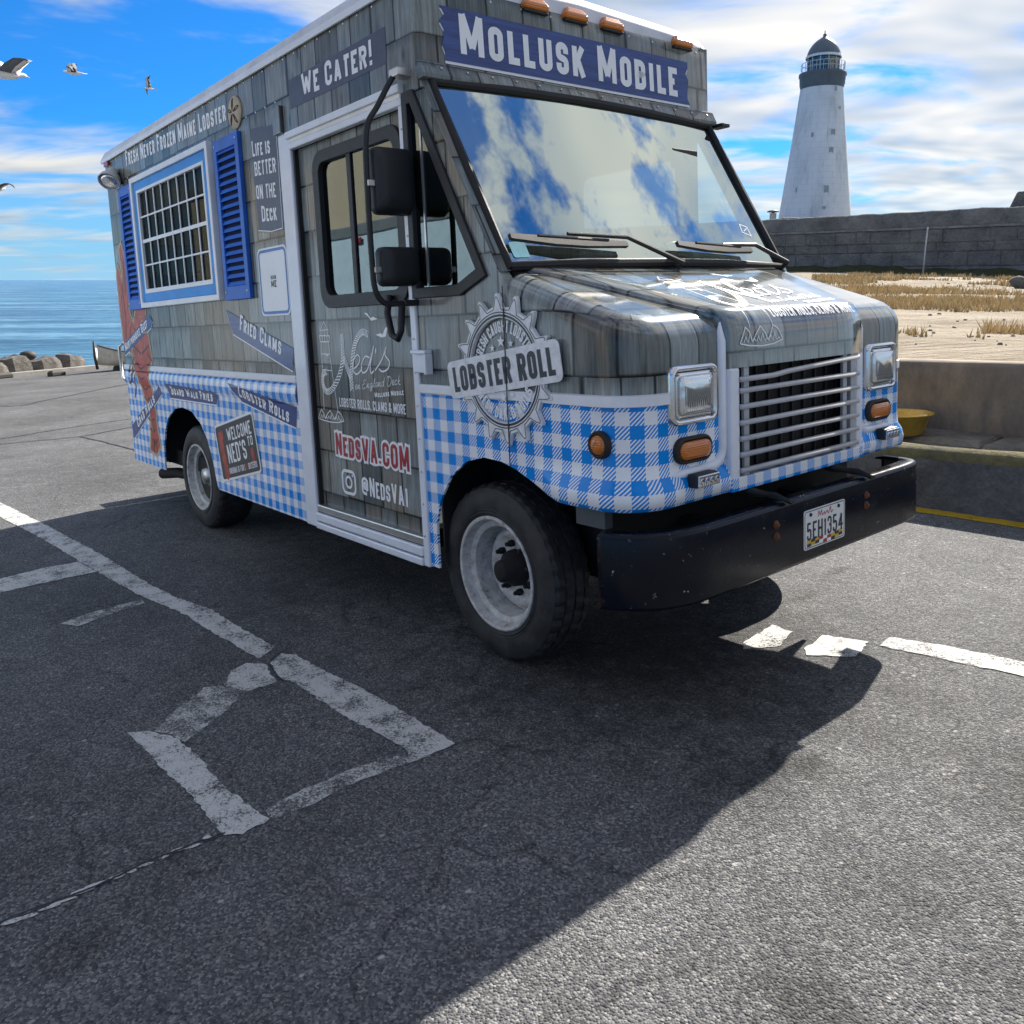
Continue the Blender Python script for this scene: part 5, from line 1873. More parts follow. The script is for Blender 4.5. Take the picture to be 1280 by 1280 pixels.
# lettering along the top
pr = SidePrint()
put_text(pr, 'Fresh Never Frozen Maine Lobster', (-7.18, 2.762), (-5.13, 2.712), .112, .155, up=(0, 1))
pr.build('slogan', 'decal_white', truck)
pr = SidePrint()
pr.fill([(-4.28, 2.60), (-3.315, 2.600), (-3.315, 2.752), (-4.275, 2.745)])
cat = pr.build('cater_board', 'decal_slate', truck)
pr = SidePrint()
put_text(pr, 'We Cater!', (-4.13, 2.632), (-3.43, 2.622), .108, .155, small=.88, up=(0, 1), lift=.001)
pr.build('lettering', 'decal_white', cat)
pr = SidePrint()
rn = random.Random(5)
edge = rough_edges([(-4.80, 2.02), (-4.458, 2.00), (-4.452, 2.56), (-4.80, 2.60)], .03, .004, 9)
pr.fill(edge)
life = pr.build('motto_board', 'decal_slate', truck)
pr = SidePrint()
put_text(pr, 'Life is', (-4.795, 2.445), (-4.555, 2.425), .085, .15, up=(0, 1), lift=.001)
put_text(pr, 'BETTER', (-4.785, 2.335), (-4.50, 2.315), .078, .15, up=(0, 1), lift=.001)
put_text(pr, 'ON THE', (-4.785, 2.205), (-4.525, 2.185), .078, .15, up=(0, 1), lift=.001)
put_text(pr, 'Deck', (-4.735, 2.075), (-4.535, 2.062), .085, .15, up=(0, 1), lift=.001)
pr.stroke([(-4.80, 2.03), (-4.62, 2.008), (-4.475, 2.012), (-4.47, 2.2), (-4.465, 2.5)], .005, lift=.001)
pr.build('lettering', 'decal_white', life)
# scan panel, its code left blank
pr = SidePrint()
pr.fill(rrect(-4.84, 1.538, -4.452, 1.925, .035, 5), 0, .001)
scan = pr.build('scan_panel', 'decal_white', truck)
pr = SidePrint()
pr.stroke(rrect(-4.822, 1.556, -4.470, 1.907, .03, 5), .016, True, lift=.002)
pr.build('border', 'decal_blue', scan)
pr = SidePrint()
put_text(pr, 'SCAN', (-4.68, 1.745), (-4.61, 1.745), .02, .16, lift=.002)
put_text(pr, 'ME', (-4.68, 1.70), (-4.61, 1.70), .036, .16, lift=.002)
pr.build('lettering', 'decal_dark', scan)
# sand dollar
m = MB()
m.smooth = True
m.lathe([(.090, .0), (.095, -.006), (.090, -.012), (.06, -.018), (.0001, -.022)], (-4.985, YR, 2.725), 'y', 36)
sd = m.build('sand_dollar', 'shell_beige', truck)
m = MB()
for k in range(5):
    a = PI / 2 + 2 * PI * k / 5
    for s in (-.16, .16):
        q = [(-4.985 + r * math.cos(a + s * math.sin(PI * f)), YR - .0225 + .012 * (r / .1) ** 2, 2.725 + r * math.sin(a + s * math.sin(PI * f))) for f, r in [(j / 6, .012 + .068 * j / 6) for j in range(7)]]
        m.tube(q, .0035, 5)
m.build('petal_mark', 'interior_brown', sd)


# Ned's logo, used on the door and on the bonnet
class FinePrint(Print):
    """print on a curved panel: strokes cut short so that they follow it"""
    def stroke(self, pts, w, closed=False, mi=0, lift=0.0):
        P = [tuple(p)[:2] for p in pts] + ([tuple(pts[0])[:2]] if closed else [])
        out = []
        for a, b in zip(P, P[1:]):
            n = max(1, int(math.hypot(b[0] - a[0], b[1] - a[1]) / .008))
            out += [(a[0] + (b[0] - a[0]) * k / n, a[1] + (b[1] - a[1]) * k / n) for k in range(n)]
        if not closed:
            out.append(P[-1])
        super().stroke(out, w, closed, mi, lift)


def logo(mapper, name, parent, lw=.0042, lift=.0, cls=Print):
    pr = cls(mapper)
    S_ = lambda pts, w=1.0, closed=False: pr.stroke(pts, lw * w, closed, lift=lift)
    S_([(.099, .507), (.145, .552), (.189, .510)], 1, True)
    S_([(.108, .479), (.108, .506)]); S_([(.145, .479), (.145, .506)]); S_([(.180, .479), (.180, .506)])
    S_([(.089, .479), (.201, .477), (.193, .446), (.095, .446)], 1.3, True)
    S_([(.118, .478), (.118, .447)], 1.2); S_([(.145, .478), (.145, .447)], 1.2); S_([(.172, .478), (.172, .447)], 1.2)
    S_([(.104, .444), (.091, .272), (.077, .076)]); S_([(.183, .444), (.202, .275), (.235, .079)])
    S_([(.096, .381), (.192, .380)]); S_([(.088, .296), (.200, .294)]); S_([(.147, .375), (.170, .375), (.168, .358)], 1.6)
    S_([(.004, .028), (.046, .078), (.070, .062), (.085, .035)], 1.3)
    S_([(.085, .030), (.112, .055), (.146, .079), (.175, .055), (.19, .035)], 1.3)
    S_([(.19, .032), (.215, .055), (.234, .080), (.267, .066), (.295, .031)], 1.3)
    S_([(.004, .028), (.06, .020), (.149, .015), (.23, .019), (.295, .031)], 1.3)
    for k in range(9):
        x = .03 + k * .028
        S_([(x, .03), (x + .014, .048 + .01 * math.sin(k * 2.1)), (x + .024, .032)], 1.0)
    # rope letter N: two edges and slanted lay marks
    for rope in ([(.336, .490), (.333, .432), (.328, .360), (.283, .277), (.195, .200), (.123, .179), (.088, .215), (.097, .272), (.139, .287)], [(.333, .369), (.371, .307), (.400, .254), (.402, .191)], [(.400, .254), (.419, .326), (.448, .406), (.491, .463), (.547, .493), (.605, .480)]):
        P = catmull(rope, 10)
        L, R = ribbon2(P, .030)
        S_([tuple(p) for p in L], .75); S_([tuple(p) for p in R], .75)
        n = len(L)
        for i in range(0, n - 3, 2):
            S_([tuple(L[i]), tuple(R[min(i + 3, n - 1)])], 1.5)
    for q in ([(.434, .308), (.482, .331), (.504, .363), (.480, .380), (.440, .353), (.425, .308), (.458, .282), (.504, .301), (.52, .32)], [(.600, .368), (.557, .372), (.517, .332), (.520, .293), (.565, .303), (.605, .355), (.648, .424), (.602, .329), (.606, .291), (.633, .304)], [(.645, .305), (.713, .357), (.760, .416), (.748, .383), (.784, .350), (.764, .316), (.714, .302), (.683, .314)]):
        S_(catmull(q, 7), 1.9)
    S_([(.668, .416), (.662, .390)], 2.2)
    for q in ([(.573, .587), (.601, .586), (.632, .560), (.657, .566), (.701, .554), (.638, .547), (.615, .565)], [(.671, .479), (.721, .487), (.736, .479), (.764, .512), (.796, .519), (.778, .499), (.767, .470), (.726, .466)]):
        pr.fill(q, 0, lift)
    # 'en England Deck' in running script
    e = [(.0, .35), (.3, .45), (.35, .75), (.15, .85), (.0, .5), (.1, .1), (.3, .05), (.5, .3)]
    n_ = [(.0, .1), (.05, .75), (.1, .1), (.25, .7), (.38, .75), (.4, .2), (.5, .05), (.65, .3)]
    a_ = [(.45, .75), (.15, .75), (.02, .35), (.15, .05), (.35, .25), (.45, .7), (.45, .2), (.6, .1)]
    g_ = [(.45, .75), (.15, .75), (.02, .4), (.15, .1), (.35, .25), (.45, .7), (.42, -.3), (.2, -.5), (.05, -.3), (.4, .0), (.65, .3)]
    l_ = [(.0, .2), (.25, .9), (.28, 1.4), (.15, 1.4), (.1, .6), (.18, .08), (.4, .2)]
    d_ = [(.45, .75), (.15, .75), (.02, .35), (.15, .05), (.35, .25), (.52, 1.5), (.45, .2), (.6, .1)]
    E_ = [(.75, 1.35), (.5, 1.55), (.25, 1.3), (.5, .9), (.1, .7), (.05, .2), (.4, .0), (.8, .3)]
    D_ = [(.3, 1.45), (.22, .05), (.6, .05), (.95, .7), (.75, 1.35), (.2, 1.55), (-.05, 1.2)]
    c_ = [(.45, .65), (.2, .8), (.0, .4), (.15, .05), (.5, .25)]
    k_ = [(.1, .0), (.2, 1.5), (.12, .4), (.4, .75), (.15, .42), (.45, .0), (.6, .15)]
    x, u = .436, .030
    for gl, adv in ((e, .55), (n_, 1.0), (E_, .95), (n_, .7), (g_, .68), (l_, .42), (a_, .62), (n_, .7), (d_, 1.05), (D_, 1.05), (e, .55), (c_, .5), (k_, .6)):
        yb = .203 + (x - .436) * .10
        S_([(p[0], p[1]) for p in catmull([(x + p[0] * u * 1.35 + p[1] * u * .25, yb + p[1] * u) for p in gl], 4)], .8)
        x += adv * u * 1.55
    put_text(pr, 'Mollusk Mobile', (.626, .172), (.893, .198), .024, .17, lift=lift)
    put_text(pr, 'LOBSTER ROLLS, CLAMS & MORE', (.258, .106), (.902, .105), .048, .15, lift=lift)
    o = pr.build(name, 'decal_white', parent)
    o['label'] = "white line drawing of a lighthouse with Ned's in rope lettering"
    return o


logo(lambda a, b, h=0: doorp(a - 4.28, b + .94, h), 'logo_print', door)
# on the bonnet the drawing starts at the lip and runs up the slope
logo(lambda a, b, h=0: hood_pt(2.655 + a * .95, .055 + b * 1.18, .003 + h), 'logo_print', bonnet, .0034, cls=FinePrint)
pr = Print(doorp)
put_text(pr, 'NedsVA.COM', (-4.095, .785), (-3.375, .772), .118, .15, .11, small=.86, grow=.026, lift=.0)
web = pr.build('web_address', 'decal_white', door)
pr = Print(doorp)
put_text(pr, 'NedsVA.COM', (-4.095, .785), (-3.375, .772), .118, .15, .11, small=.86, lift=.0018)
pr.build('lettering', 'decal_red', web)
pr = Print(doorp)
pr.stroke(rrect(-4.048, .585, -3.912, .705, .034, 6), .016, True)
pr.stroke([(-3.98 + .031 * math.cos(a), .645 + .029 * math.sin(a)) for a in [2 * PI * k / 24 for k in range(24)]], .014, True)
pr.fill([(-3.938 + .007 * math.cos(a), .684 + .007 * math.sin(a)) for a in [2 * PI * k / 10 for k in range(10)]])
pr.build('camera_icon', 'decal_white', door)
pr = Print(doorp)
put_text(pr, '@NedsVA1', (-3.845, .600), (-3.405, .596), .098, .15, .10, small=.84)
pr.build('handle_lettering', 'decal_white', door)

# round lobster-roll badge
BC = (-2.585, 1.275)
NPT = 16
star = []
for k in range(NPT):
    a = 2 * PI * k / NPT + .05
    for da, r in ((-.105, .246), (-.035, .285), (.0, .300), (.03, .296), (.10, .250)):
        star.append((BC[0] + r * math.cos(a + da), BC[1] + r * math.sin(a + da)))
circ = lambda r, n=48: [(BC[0] + r * math.cos(2 * PI * k / n), BC[1] + r * math.sin(2 * PI * k / n)) for k in range(n)]
pr = Print(side)
pr.fill(star, 0, .0195, [circ(.205)], .018)
badge = pr.build('badge', 'decal_grunge', truck)
badge['label'] = 'white notched badge reading LOBSTER ROLL'
pr = Print(side)
pr.stroke(circ(.226), .0045, True, lift=.0203)
pr.stroke(circ(.214), .009, True, lift=.0203)
pr.stroke([(BC[0] + (p[0] - BC[0]) * .955, BC[1] + (p[1] - BC[1]) * .955) for p in star], .003, True, lift=.0203)
pr.build('ring_line', 'decal_dark', badge)
pr = Print(side)
arc_text(pr, 'FRESH CAUGHT LOBSTER', BC, .148, math.radians(166), math.radians(24), .046, lift=.004)
arc_text(pr, 'FRESH BAKED ROLLS', BC, .148, math.radians(206), math.radians(338), .046, flip=True, lift=.019)
for sx, sy, r in ((-.075, .085, .017), (-.02, .112, .024), (.04, .105, .017), (-.06, -.085, .015), (0.0, -.105, .022), (.055, -.092, .015)):
    pr.fill([(BC[0] + sx + (r if k % 2 == 0 else r * .42) * math.cos(PI / 2 + PI * k / 5), BC[1] + sy + (r if k % 2 == 0 else r * .42) * math.sin(PI / 2 + PI * k / 5)) for k in range(10)], 0, .004 if sy > 0 else .019)
pr.build('badge_lettering', 'decal_white', badge)
bd = Vector((.675, .098)).normalized()
bu = Vector((-bd.y, bd.x))
bm_ = lambda a, b: (-2.592 + bd.x * a + bu.x * b, 1.273 + bd.y * a + bu.y * b)
pr = Print(side)
pr.fill([bm_(a, b) for a, b in rrect(-.352, -.078, .352, .078, .028, 5)], 0, .0225, (), .003)
pr.build('band', 'decal_grunge', badge)
pr = Print(side)
put_text(pr, 'LOBSTER ROLL', bm_(-.318, -.052), bm_(.318, -.052), .104, .19, .09, lift=.0232)
pr.build('band_lettering', 'decal_dark', badge)
# vertical joint between cab and nose
pr = Print(side)
pr.stroke([(-2.556, .89), (-2.556, 1.60)], .007, lift=.0236)
pr.build('panel_joint', 'seam_dark', truck)
# header sign
pr = Print(lambda a, b, h=0: (-3.0805 - (b - 2.545) * .042 + h, a, b))
wav = [(2.235 + .012 * math.sin(k * 2.3) + (.0 if k % 2 else .008), 2.575 + .225 * k / 7) for k in range(8)]
wav2 = [(3.868 + .010 * math.sin(k * 1.9 + 1) - (.0 if k % 2 else .008), 2.802 - .225 * k / 7) for k in range(8)]
pr.fill([(a, b - .012) for a, b in wav + wav2], 1, .003, (), .002)
pr.fill(wav + wav2, 0, .0055, (), .002)
sign = pr.build('name_sign', ['navy_board_print', 'decal_white'], truck)
sign['label'] = 'long navy plank sign lettered MOLLUSK MOBILE'
pr = Print(lambda a, b, h=0: (-3.0805 - (b - 2.545) * .042 + .0065 + h, a, b))
put_text(pr, 'Mollusk Mobile', (2.325, 2.615), (3.775, 2.612), .168, .16, .11, small=.84)
pr.build('lettering', 'decal_white', sign)

# ------------------------------------------------------------------ right-hand side: kerb, wall, shore
def wpt(p):
    return LOT @ Vector(p)


def noise2(x, y, s=1.0):
    from mathutils import noise as nz
    return nz.noise(Vector((x * s, y * s, 3.7)))


BASE = Vector((0, 6.1, 0))
rng = random.Random(11)
mb = MB()
mb.smooth = True
rg = []
n = 130
for i in range(n + 1):
    x = -9 + 17 * i / n
    j = lambda a: noise2(x * 1.7, a * 9.1) * .02
    rg.append([(x, 5.965 + j(1), -.02), (x, 5.965 + j(2), .18), (x, 5.975 + j(3), .34 + j(4)), (x, 6.0 + j(5), .395 + j(6)), (x, 6.07 + j(7), .425 + j(8)), (x, 6.16 + j(9), .425 + j(10)), (x, 6.25 + j(11), .39 + j(12)), (x, 6.29, .28), (x, 6.30, .05)])
mb.loft(rg, False, False)
for k, f in enumerate(mb.f):
    zc = sum(mb.v[i][2] for i in f) / len(f)
    mb.fm[k] = 1 if zc > .36 else 0
kerb = on_lot(mb.build('kerb', ['kerb_concrete', 'mossy_concrete'], kind='structure', recalc=True), BASE)
BASE = Vector((0, 6.9, 0))
mb = MB()
mb.smooth = True
rg = []
for i in range(100):
    x = -10 + 19 * i / 99
    rg.append([(x, 6.28 + .34 * k, .10 + .05 * noise2(x, k * .8, 1.3)) for k in range(6)])
mb.loft(rg, False, False)
soil = on_lot(fix_up(mb.build('ground_strip', 'shaded_ground', kind='structure', recalc=False)), BASE)
# stone ledge at the foot of the wall, stone by stone
BASE = Vector((0, 7.5, .1))
ledge = bpy.data.objects.new('stone_ledge', None)
COL.objects.link(ledge)
on_lot(ledge, BASE)
tag(ledge, 'rough stone ledge along the foot of the brown concrete wall', 'ledge')
x = -9.0
while x < 5:
    w = rng.uniform(.5, 1.1)
    y0 = 7.30 + rng.uniform(-.1, .12) - .12 * (x + 3)
    y0 = min(max(y0, 6.7), 7.7)
    m = MB()
    z1 = .25 + rng.uniform(-.03, .02)
    m.loft([[(x + .01, y0, .05), (x + w - .02, y0 + rng.uniform(-.05, .05), .05), (x + w - .02, 8.02, .05), (x + .01, 8.02, .05)],
            [(x + .02, y0 + .02, z1 - .04), (x + w - .04, y0 + .03, z1 - .05), (x + w - .03, 8.02, z1), (x + .02, 8.02, z1)],
            [(x + .04, y0 + .06, z1), (x + w - .07, y0 + .07, z1 - .01), (x + w - .05, 8.02, z1 + .005), (x + .04, 8.02, z1 + .005)]])
    m.build('stone', 'ledge_stone', ledge, .012)
    x += w
BASE = Vector((0, 8.2, .1))
mb = MB()
mb.smooth = True
rg = []
for i in range(140):
    x = -12 + 20 * i / 139
    yb = 8.0 - .10 * (x + 3.6) * .8
    q = lambda a: noise2(x * .9, a * 7.7) * .012
    rg.append([(x, yb + q(1), .0), (x, yb + q(2), .25), (x, yb + q(3), .5), (x, yb + q(4) + .004, .72), (x, yb + q(5) + .01, .83), (x, yb + .03, .868 + q(6)), (x, yb + .10, .875 + q(7)), (x, yb + .36, .872 + q(8)), (x, yb + .40, .84), (x, yb + .40, .0)])
mb.loft(rg, False, False)
wallo = on_lot(mb.build('concrete_wall', 'stained_concrete'), BASE)
tag(wallo, 'low brown stained concrete wall behind the front bumper, below the sandy shore', 'wall')
for xj in (-4.6, -1.35, 2.0):
    m = MB()
    yj = 8.0 - .08 * (xj + 3.6)
    m.box((xj, yj - .012, .2), (xj + .016, yj + .02, .86))
    m.build('expansion_joint', 'seam_dark', wallo)
# yellow tub on the ledge
tub = thing('plastic_tub', 'yellow plastic tub standing on the stone ledge beside the truck nose', 'tub', (-3.68, 7.55, .25))
m = MB()
m.smooth = True
m.lathe([(.0001, .012), (.17, .012), (.19, .02), (.255, .195), (.272, .198), (.274, .185), (.262, .182), (.20, .01), (.18, .0), (.0001, .0)], (-3.68, 7.55, .25), 'z', 40)
m.build('bowl', 'tub_yellow', tub)
m = MB()
m.smooth = True
m.lathe([(.27, .19), (.283, .194), (.285, .183), (.272, .178)], (-3.68, 7.55, .25), 'z', 40)
m.build('rim', 'tub_yellow', tub)

# sandy shore rising behind the wall
BASE = Vector((0, 0, 0))


def shore_z(x, y):
    """height over world x, y"""
    d = max(0.0, y - 4.0)
    f = min(1.0, d / 46.0)
    z = .76 + 1.25 * (f ** 1.35)
    z += .10 * noise2(x, y, .16) * min(1, d / 6 + .15) + .05 * noise2(x, y, .55) * min(1, d / 5 + .1) + .015 * noise2(x, y, 2.1)
    return z


mb = MB()
mb.smooth = True
NA, NB = 120, 130
vs = []
for b in range(NB + 1):
    tb = (b / NB) ** 1.8 * 60
    for a in range(NA + 1):
        xt = -26 + 44 * a / NA
        ybk = 8.0 - .08 * (xt + 3.6) + .37
        p = wpt((xt - tb * .45, ybk + tb * .9, .86))
        z = shore_z(p.x, p.y)
        e = min(1.0, tb / 1.5)
        vs.append((p.x, p.y, p.z * (1 - e) + z * e - .004))
mb.add(vs, [(b * (NA + 1) + a, b * (NA + 1) + a + 1, (b + 1) * (NA + 1) + a + 1, (b + 1) * (NA + 1) + a) for b in range(NB) for a in range(NA)])
shore = fix_up(mb.build('shore', 'sand_rock', kind='structure', recalc=False))


def pix(u, v, dist):
    """world point seen at photo pixel (u, v), at forward distance dist"""
    c, s = math.cos(PITCH), math.sin(PITCH)
    a, b = (u - 640) / F_PX, (v - 530) / F_PX
    d = Vector((a, -b * s + c, -b * c - s))
    return EYE + d * (dist / d.y)


# dry grass on the shore
mb = MB()
gr = random.Random(21)
cnt = 0
tries = 0
while cnt < 22000 and tries < 200000:
    tries += 1
    d = gr.uniform(9.5, 42)
    u = gr.uniform(1010, 1420)
    x = (u - 640) / F_PX * d
    z = shore_z(x, d)
    n = noise2(x * .5, d, .35)
    band = max(0, 1 - abs(d - 16.5) / 3.4) * 1.3 + max(0, 1 - abs(d - 11.4) / 1.1 - max(0, (1235 - u) / 60)) * 1.2 + max(0, 1 - abs(d - 24) / 3) * (.9 if u < 1120 else .1) + max(0, 1 - abs(d - 40) / 3) * .5
    if band + n * 1.7 + .5 * noise2(x * 2.3, d * 2.3, 1.0) < .42:
        continue
    h = gr.uniform(.06, .17) * (1.0 if d < 20 else 1.2) * (.65 + .9 * max(0, noise2(x, d, 1.1) + .3))
    mb.mi = 1 if gr.random() < .3 else 0
    w = .008 + .0007 * d
    a = gr.uniform(0, PI)
    dx, dy = math.cos(a) * w, math.sin(a) * w
    lx, ly = gr.uniform(-.6, .6) * h, gr.uniform(-.6, .6) * h
    mb.add([(x - dx, d - dy, z - .02), (x + dx, d + dy, z - .02), (x + lx, d + ly, z + h)], [(0, 1, 2)])
    cnt += 1
g = mb.build('dry_grass', ['dry_grass', 'brown_grass'], kind='stuff', recalc=False)
tag(g, 'dry tan grass growing in patches on the sandy shore', 'grass')

# loose stones and weed on the sand
mb = MB()
pb_ = random.Random(77)
for k in range(130):
    d = 9.0 + 30 * pb_.random() ** 1.6
    u = pb_.uniform(1030, 1400)
    x = (u - 640) / F_PX * d
    z = shore_z(x, d)
    r = pb_.uniform(.012, .05) * (.6 + d / 30)
    ring_ = [(x + r * math.cos(a) * pb_.uniform(.7, 1.2), d + r * .8 * math.sin(a), z - .01) for a in [2 * PI * j / 6 for j in range(6)]]
    top_ = [(x + (p[0] - x) * .6, d + (p[1] - d) * .6, z + r * pb_.uniform(.3, .6)) for p in ring_]
    mb.mi = 0 if pb_.random() < .6 else 1
    mb.loft([ring_, top_])
g2 = mb.build('pebbles', ['ledge_stone', 'grey_stone'], kind='stuff', recalc=False)
tag(g2, 'loose stones and dark weed scattered over the sandy shore', 'pebbles')

# dark sea wall across the back of the shore
BASE = pix(1100, 340, 47)
A, B = pix(960, 275, 50), pix(1280, 258, 41)
dirw = (B - A)
dirw.z = 0
dirw.normalize()
nrm = Vector((-dirw.y, dirw.x, 0))
if nrm.y < 0:
    nrm = -nrm
swall = thing('sea_wall', 'long dark stone sea wall across the back of the sandy shore', 'wall', BASE, lot=False)
P0, P1 = A - dirw * 14, B + dirw * 26
LW = (P1 - P0).length
TOPZ = (A.z + B.z) / 2 + .04
mb = MB()
mb.smooth = True
rg = []
for i in range(161):
    f = i / 160
    c = P0 + (P1 - P0) * f
    hz = TOPZ + .06 * noise2(f * 60, 1.0)
    q = lambda k: nrm * (.05 * noise2(f * 90, k * 5.0))
    rg.append([c + q(1) - Vector((0, 0, c.z - 0)), c + q(2) + Vector((0, 0, 2.2 - c.z)), c + q(3) + Vector((0, 0, 3.4 - c.z)), c + q(4) + Vector((0, 0, hz - .85 - c.z)), c + q(5) + nrm * .10 + Vector((0, 0, hz - .10 - c.z)), c + nrm * .22 + Vector((0, 0, hz - c.z)), c + nrm * 2.0 + Vector((0, 0, hz - c.z)), c + nrm * 2.0 + Vector((0, 0, -c.z))])
mb.loft([[tuple(p) for p in r] for r in rg], False, False)
mb.build('wall_face', 'sea_wall_stone', swall)
sw = random.Random(31)
zc = 1.2
while zc < TOPZ - .95:
    hh = min(sw.uniform(.40, .75), TOPZ - .92 - zc)
    pos = 8.0 + sw.uniform(0, 1.2)
    while pos < LW - 22:
        ww = sw.uniform(.6, 2.3)
        c = P0 + dirw * pos
        pr_ = sw.uniform(.02, .06)
        m = MB()
        g_ = .006
        q = lambda k, d: [tuple(Vector((c.x, c.y, 0)) + dirw * a + Vector((0, 0, b)) - nrm * d) for a, b in ((g_ + k, zc + g_ + k), (ww - g_ - k, zc + g_ + k + sw.uniform(-.02, .02)), (ww - g_ - k, zc + hh - g_ - k), (g_ + k, zc + hh - g_ - k + sw.uniform(-.02, .02)))]
        m.loft([q(0, -.2), q(0, pr_), q(.06, pr_ + .035)])
        m.build('stone', 'sea_wall_stone', swall)
        pos += ww
    zc += hh
mb = MB()
rg = []
for i in range(161):
    f = i / 160
    c = P0 + (P1 - P0) * f
    zz = TOPZ - .90 + .02 * noise2(f * 80, 9)
    rg.append([tuple(Vector((c.x, c.y, zz)) + nrm * .1), tuple(Vector((c.x, c.y, zz)) - nrm * .12), tuple(Vector((c.x, c.y, zz + .10)) - nrm * .12), tuple(Vector((c.x, c.y, zz + .10)) + nrm * .1)])
mb.loft(rg)
mb.build('ledge_course', 'grey_stone', swall)
mb = MB()
mb.smooth = True
rg = []
for i in range(201):
    f = i / 200
    c = P0 + (P1 - P0) * f
    zz = shore_z(c.x, c.y)
    r = .28 + .22 * noise2(f * 70, 4)
    rg.append([tuple(Vector((c.x, c.y, zz - .3)) - nrm * (.9 + r)), tuple(Vector((c.x, c.y, zz + r * .5)) - nrm * (.45 + r * .3)), tuple(Vector((c.x, c.y, zz + .15 + r * .8)) + nrm * .05)])
mb.loft(rg, False, False)
mb.build('moss_foot', 'moss_green', swall)
pb = pix(1154, 338, 42.9)
BASE = pb
pole = MB()
pole.smooth = True
pole.tube([tuple(pb - Vector((0, 0, .3))), tuple(pb + Vector((.02, 0, 1.0))), tuple(pb + Vector((.06, 0, 2.1)))], [.045, .04, .035], 8)
po = pole.build('marker_pole', 'weathered_white')
po.location = pb
tag(po, 'thin white pole leaning upright against the dark sea wall', 'pole')
# stone block on the wall top at the frame edge
b0 = pix(1259, 259, 42.6)
BASE = b0
mb = MB()
mb.loft([[tuple(b0 + dirw * a + nrm * b + Vector((0, 0, -.1))) for a, b in ((0, .2), (3.2, .2), (3.2, 1.8), (0, 1.8))], [tuple(b0 + dirw * a + nrm * b + Vector((0, 0, .66))) for a, b in ((.28, .25), (3.2, .25), (3.2, 1.75), (.28, 1.75))], [tuple(b0 + dirw * a + nrm * b + Vector((0, 0, .74))) for a, b in ((.34, .3), (3.2, .3), (3.2, 1.7), (.34, 1.7))]])
bo = mb.build('stone_block', 'sea_wall_stone', None, .04)
bo.location = b0
tag(bo, 'dark stone block on top of the sea wall at the right edge', 'block')
# rock-like stand-in for an unidentified small dark thing on the sand at the right edge
q0 = pix(1277, 357, 27)
q0.z = shore_z(q0.x, q0.y) - .05
BASE = q0
mb = MB()
mb.smooth = True
rb = random.Random(4)
rg = []
for k in range(6):
    a = PI * k / 5
    r = max(.01, .27 * math.sin(a)) * rb.uniform(.85, 1.1)
    rg.append([tuple(q0 + Vector((r * 1.2 * math.cos(t) * rb.uniform(.85, 1.15) + .12 * math.cos(a), r * math.sin(t), .2 - .25 * math.cos(a)))) for t in [2 * PI * j / 10 for j in range(10)]])
mb.loft(rg)
ro = mb.build('lump', 'sea_wall_stone')
ro.location = q0
tag(ro, 'small dark boulder on the sand at the right edge', 'lump')

# ------------------------------------------------------------------ lighthouse
LD = 95.0
lb = pix(1018, 272, LD)
PXM = F_PX / LD
gz = lb.z - 3.0
BASE = Vector((lb.x, lb.y, gz))
lh = thing('lighthouse', 'tall white lighthouse with a grey dome standing behind the sea wall', 'lighthouse', BASE, lot=False)
cx, cy = lb.x, lb.y


def up_z(v):
    return pix(1020, v, LD).z


m = MB()
m.smooth = True
prof = []
for v, w in ((300, 89), (272, 84), (230, 74), (190, 65), (150, 56.5), (120, 50.5), (112, 49)):
    prof.append((w / 2 / PXM, up_z(v) if v != 300 else gz))
m.lathe([(r, z) for r, z in prof], (cx, cy, 0), 'z', 56)
tower = m.build('tower', 'lighthouse_white', lh)
m = MB()
m.smooth = True
m.lathe([(24.2 / PXM, up_z(113)), (24.6 / PXM, up_z(110)), (25.6 / PXM, up_z(106)), (26.0 / PXM, up_z(97)), (27.0 / PXM, up_z(96)), (27.0 / PXM, up_z(92.5)), (19 / PXM, up_z(92))], (cx, cy, 0), 'z', 48)
gal = m.build('gallery', 'lighthouse_dark', lh)
rz0, rz1 = up_z(92.3), up_z(72)
for k in range(20):
    a = 2 * PI * k / 20
    r = 24.5 / PXM
    m = MB()
    m.tube([(cx + r * math.cos(a), cy + r * math.sin(a), rz0), (cx + r * math.cos(a), cy + r * math.sin(a), up_z(80))], .03, 5)
    m.build('railing_post', 'weathered_white', gal)
for z in (up_z(80), up_z(86)):
    m = MB()
    P = [(cx + 24.5 / PXM * math.cos(a), cy + 24.5 / PXM * math.sin(a), z) for a in [2 * PI * k / 40 for k in range(41)]]
    m.tube(P, .03, 5)
    m.build('railing', 'weathered_white', gal)
m = MB()
m.smooth = True
m.lathe([(18.0 / PXM, up_z(92)), (18.0 / PXM, up_z(72))], (cx, cy, 0), 'z', 16)
lan = m.build('lantern_room', 'side_glass', lh)
m = MB()
m.smooth = True
m.lathe([(7 / PXM, up_z(92)), (9 / PXM, up_z(84)), (8 / PXM, up_z(75)), (.05, up_z(73))], (cx, cy, 0), 'z', 16)
m.build('lens_unit', 'dome_grey', lan)
for k in range(12):
    a = 2 * PI * k / 12
    r = 18.2 / PXM
    m = MB()
    m.tube([(cx + r * math.cos(a), cy + r * math.sin(a), up_z(92)), (cx + r * math.cos(a), cy + r * math.sin(a), up_z(71))], .06, 5)
    m.build('glazing_bar', 'weathered_white', lan)
m = MB()
m.smooth = True
m.lathe([(20.2 / PXM, up_z(73.5)), (20.4 / PXM, up_z(71)), (19.2 / PXM, up_z(70))], (cx, cy, 0), 'z', 32)
m.build('eaves_ring', 'lighthouse_white', lan)
m = MB()
m.smooth = True
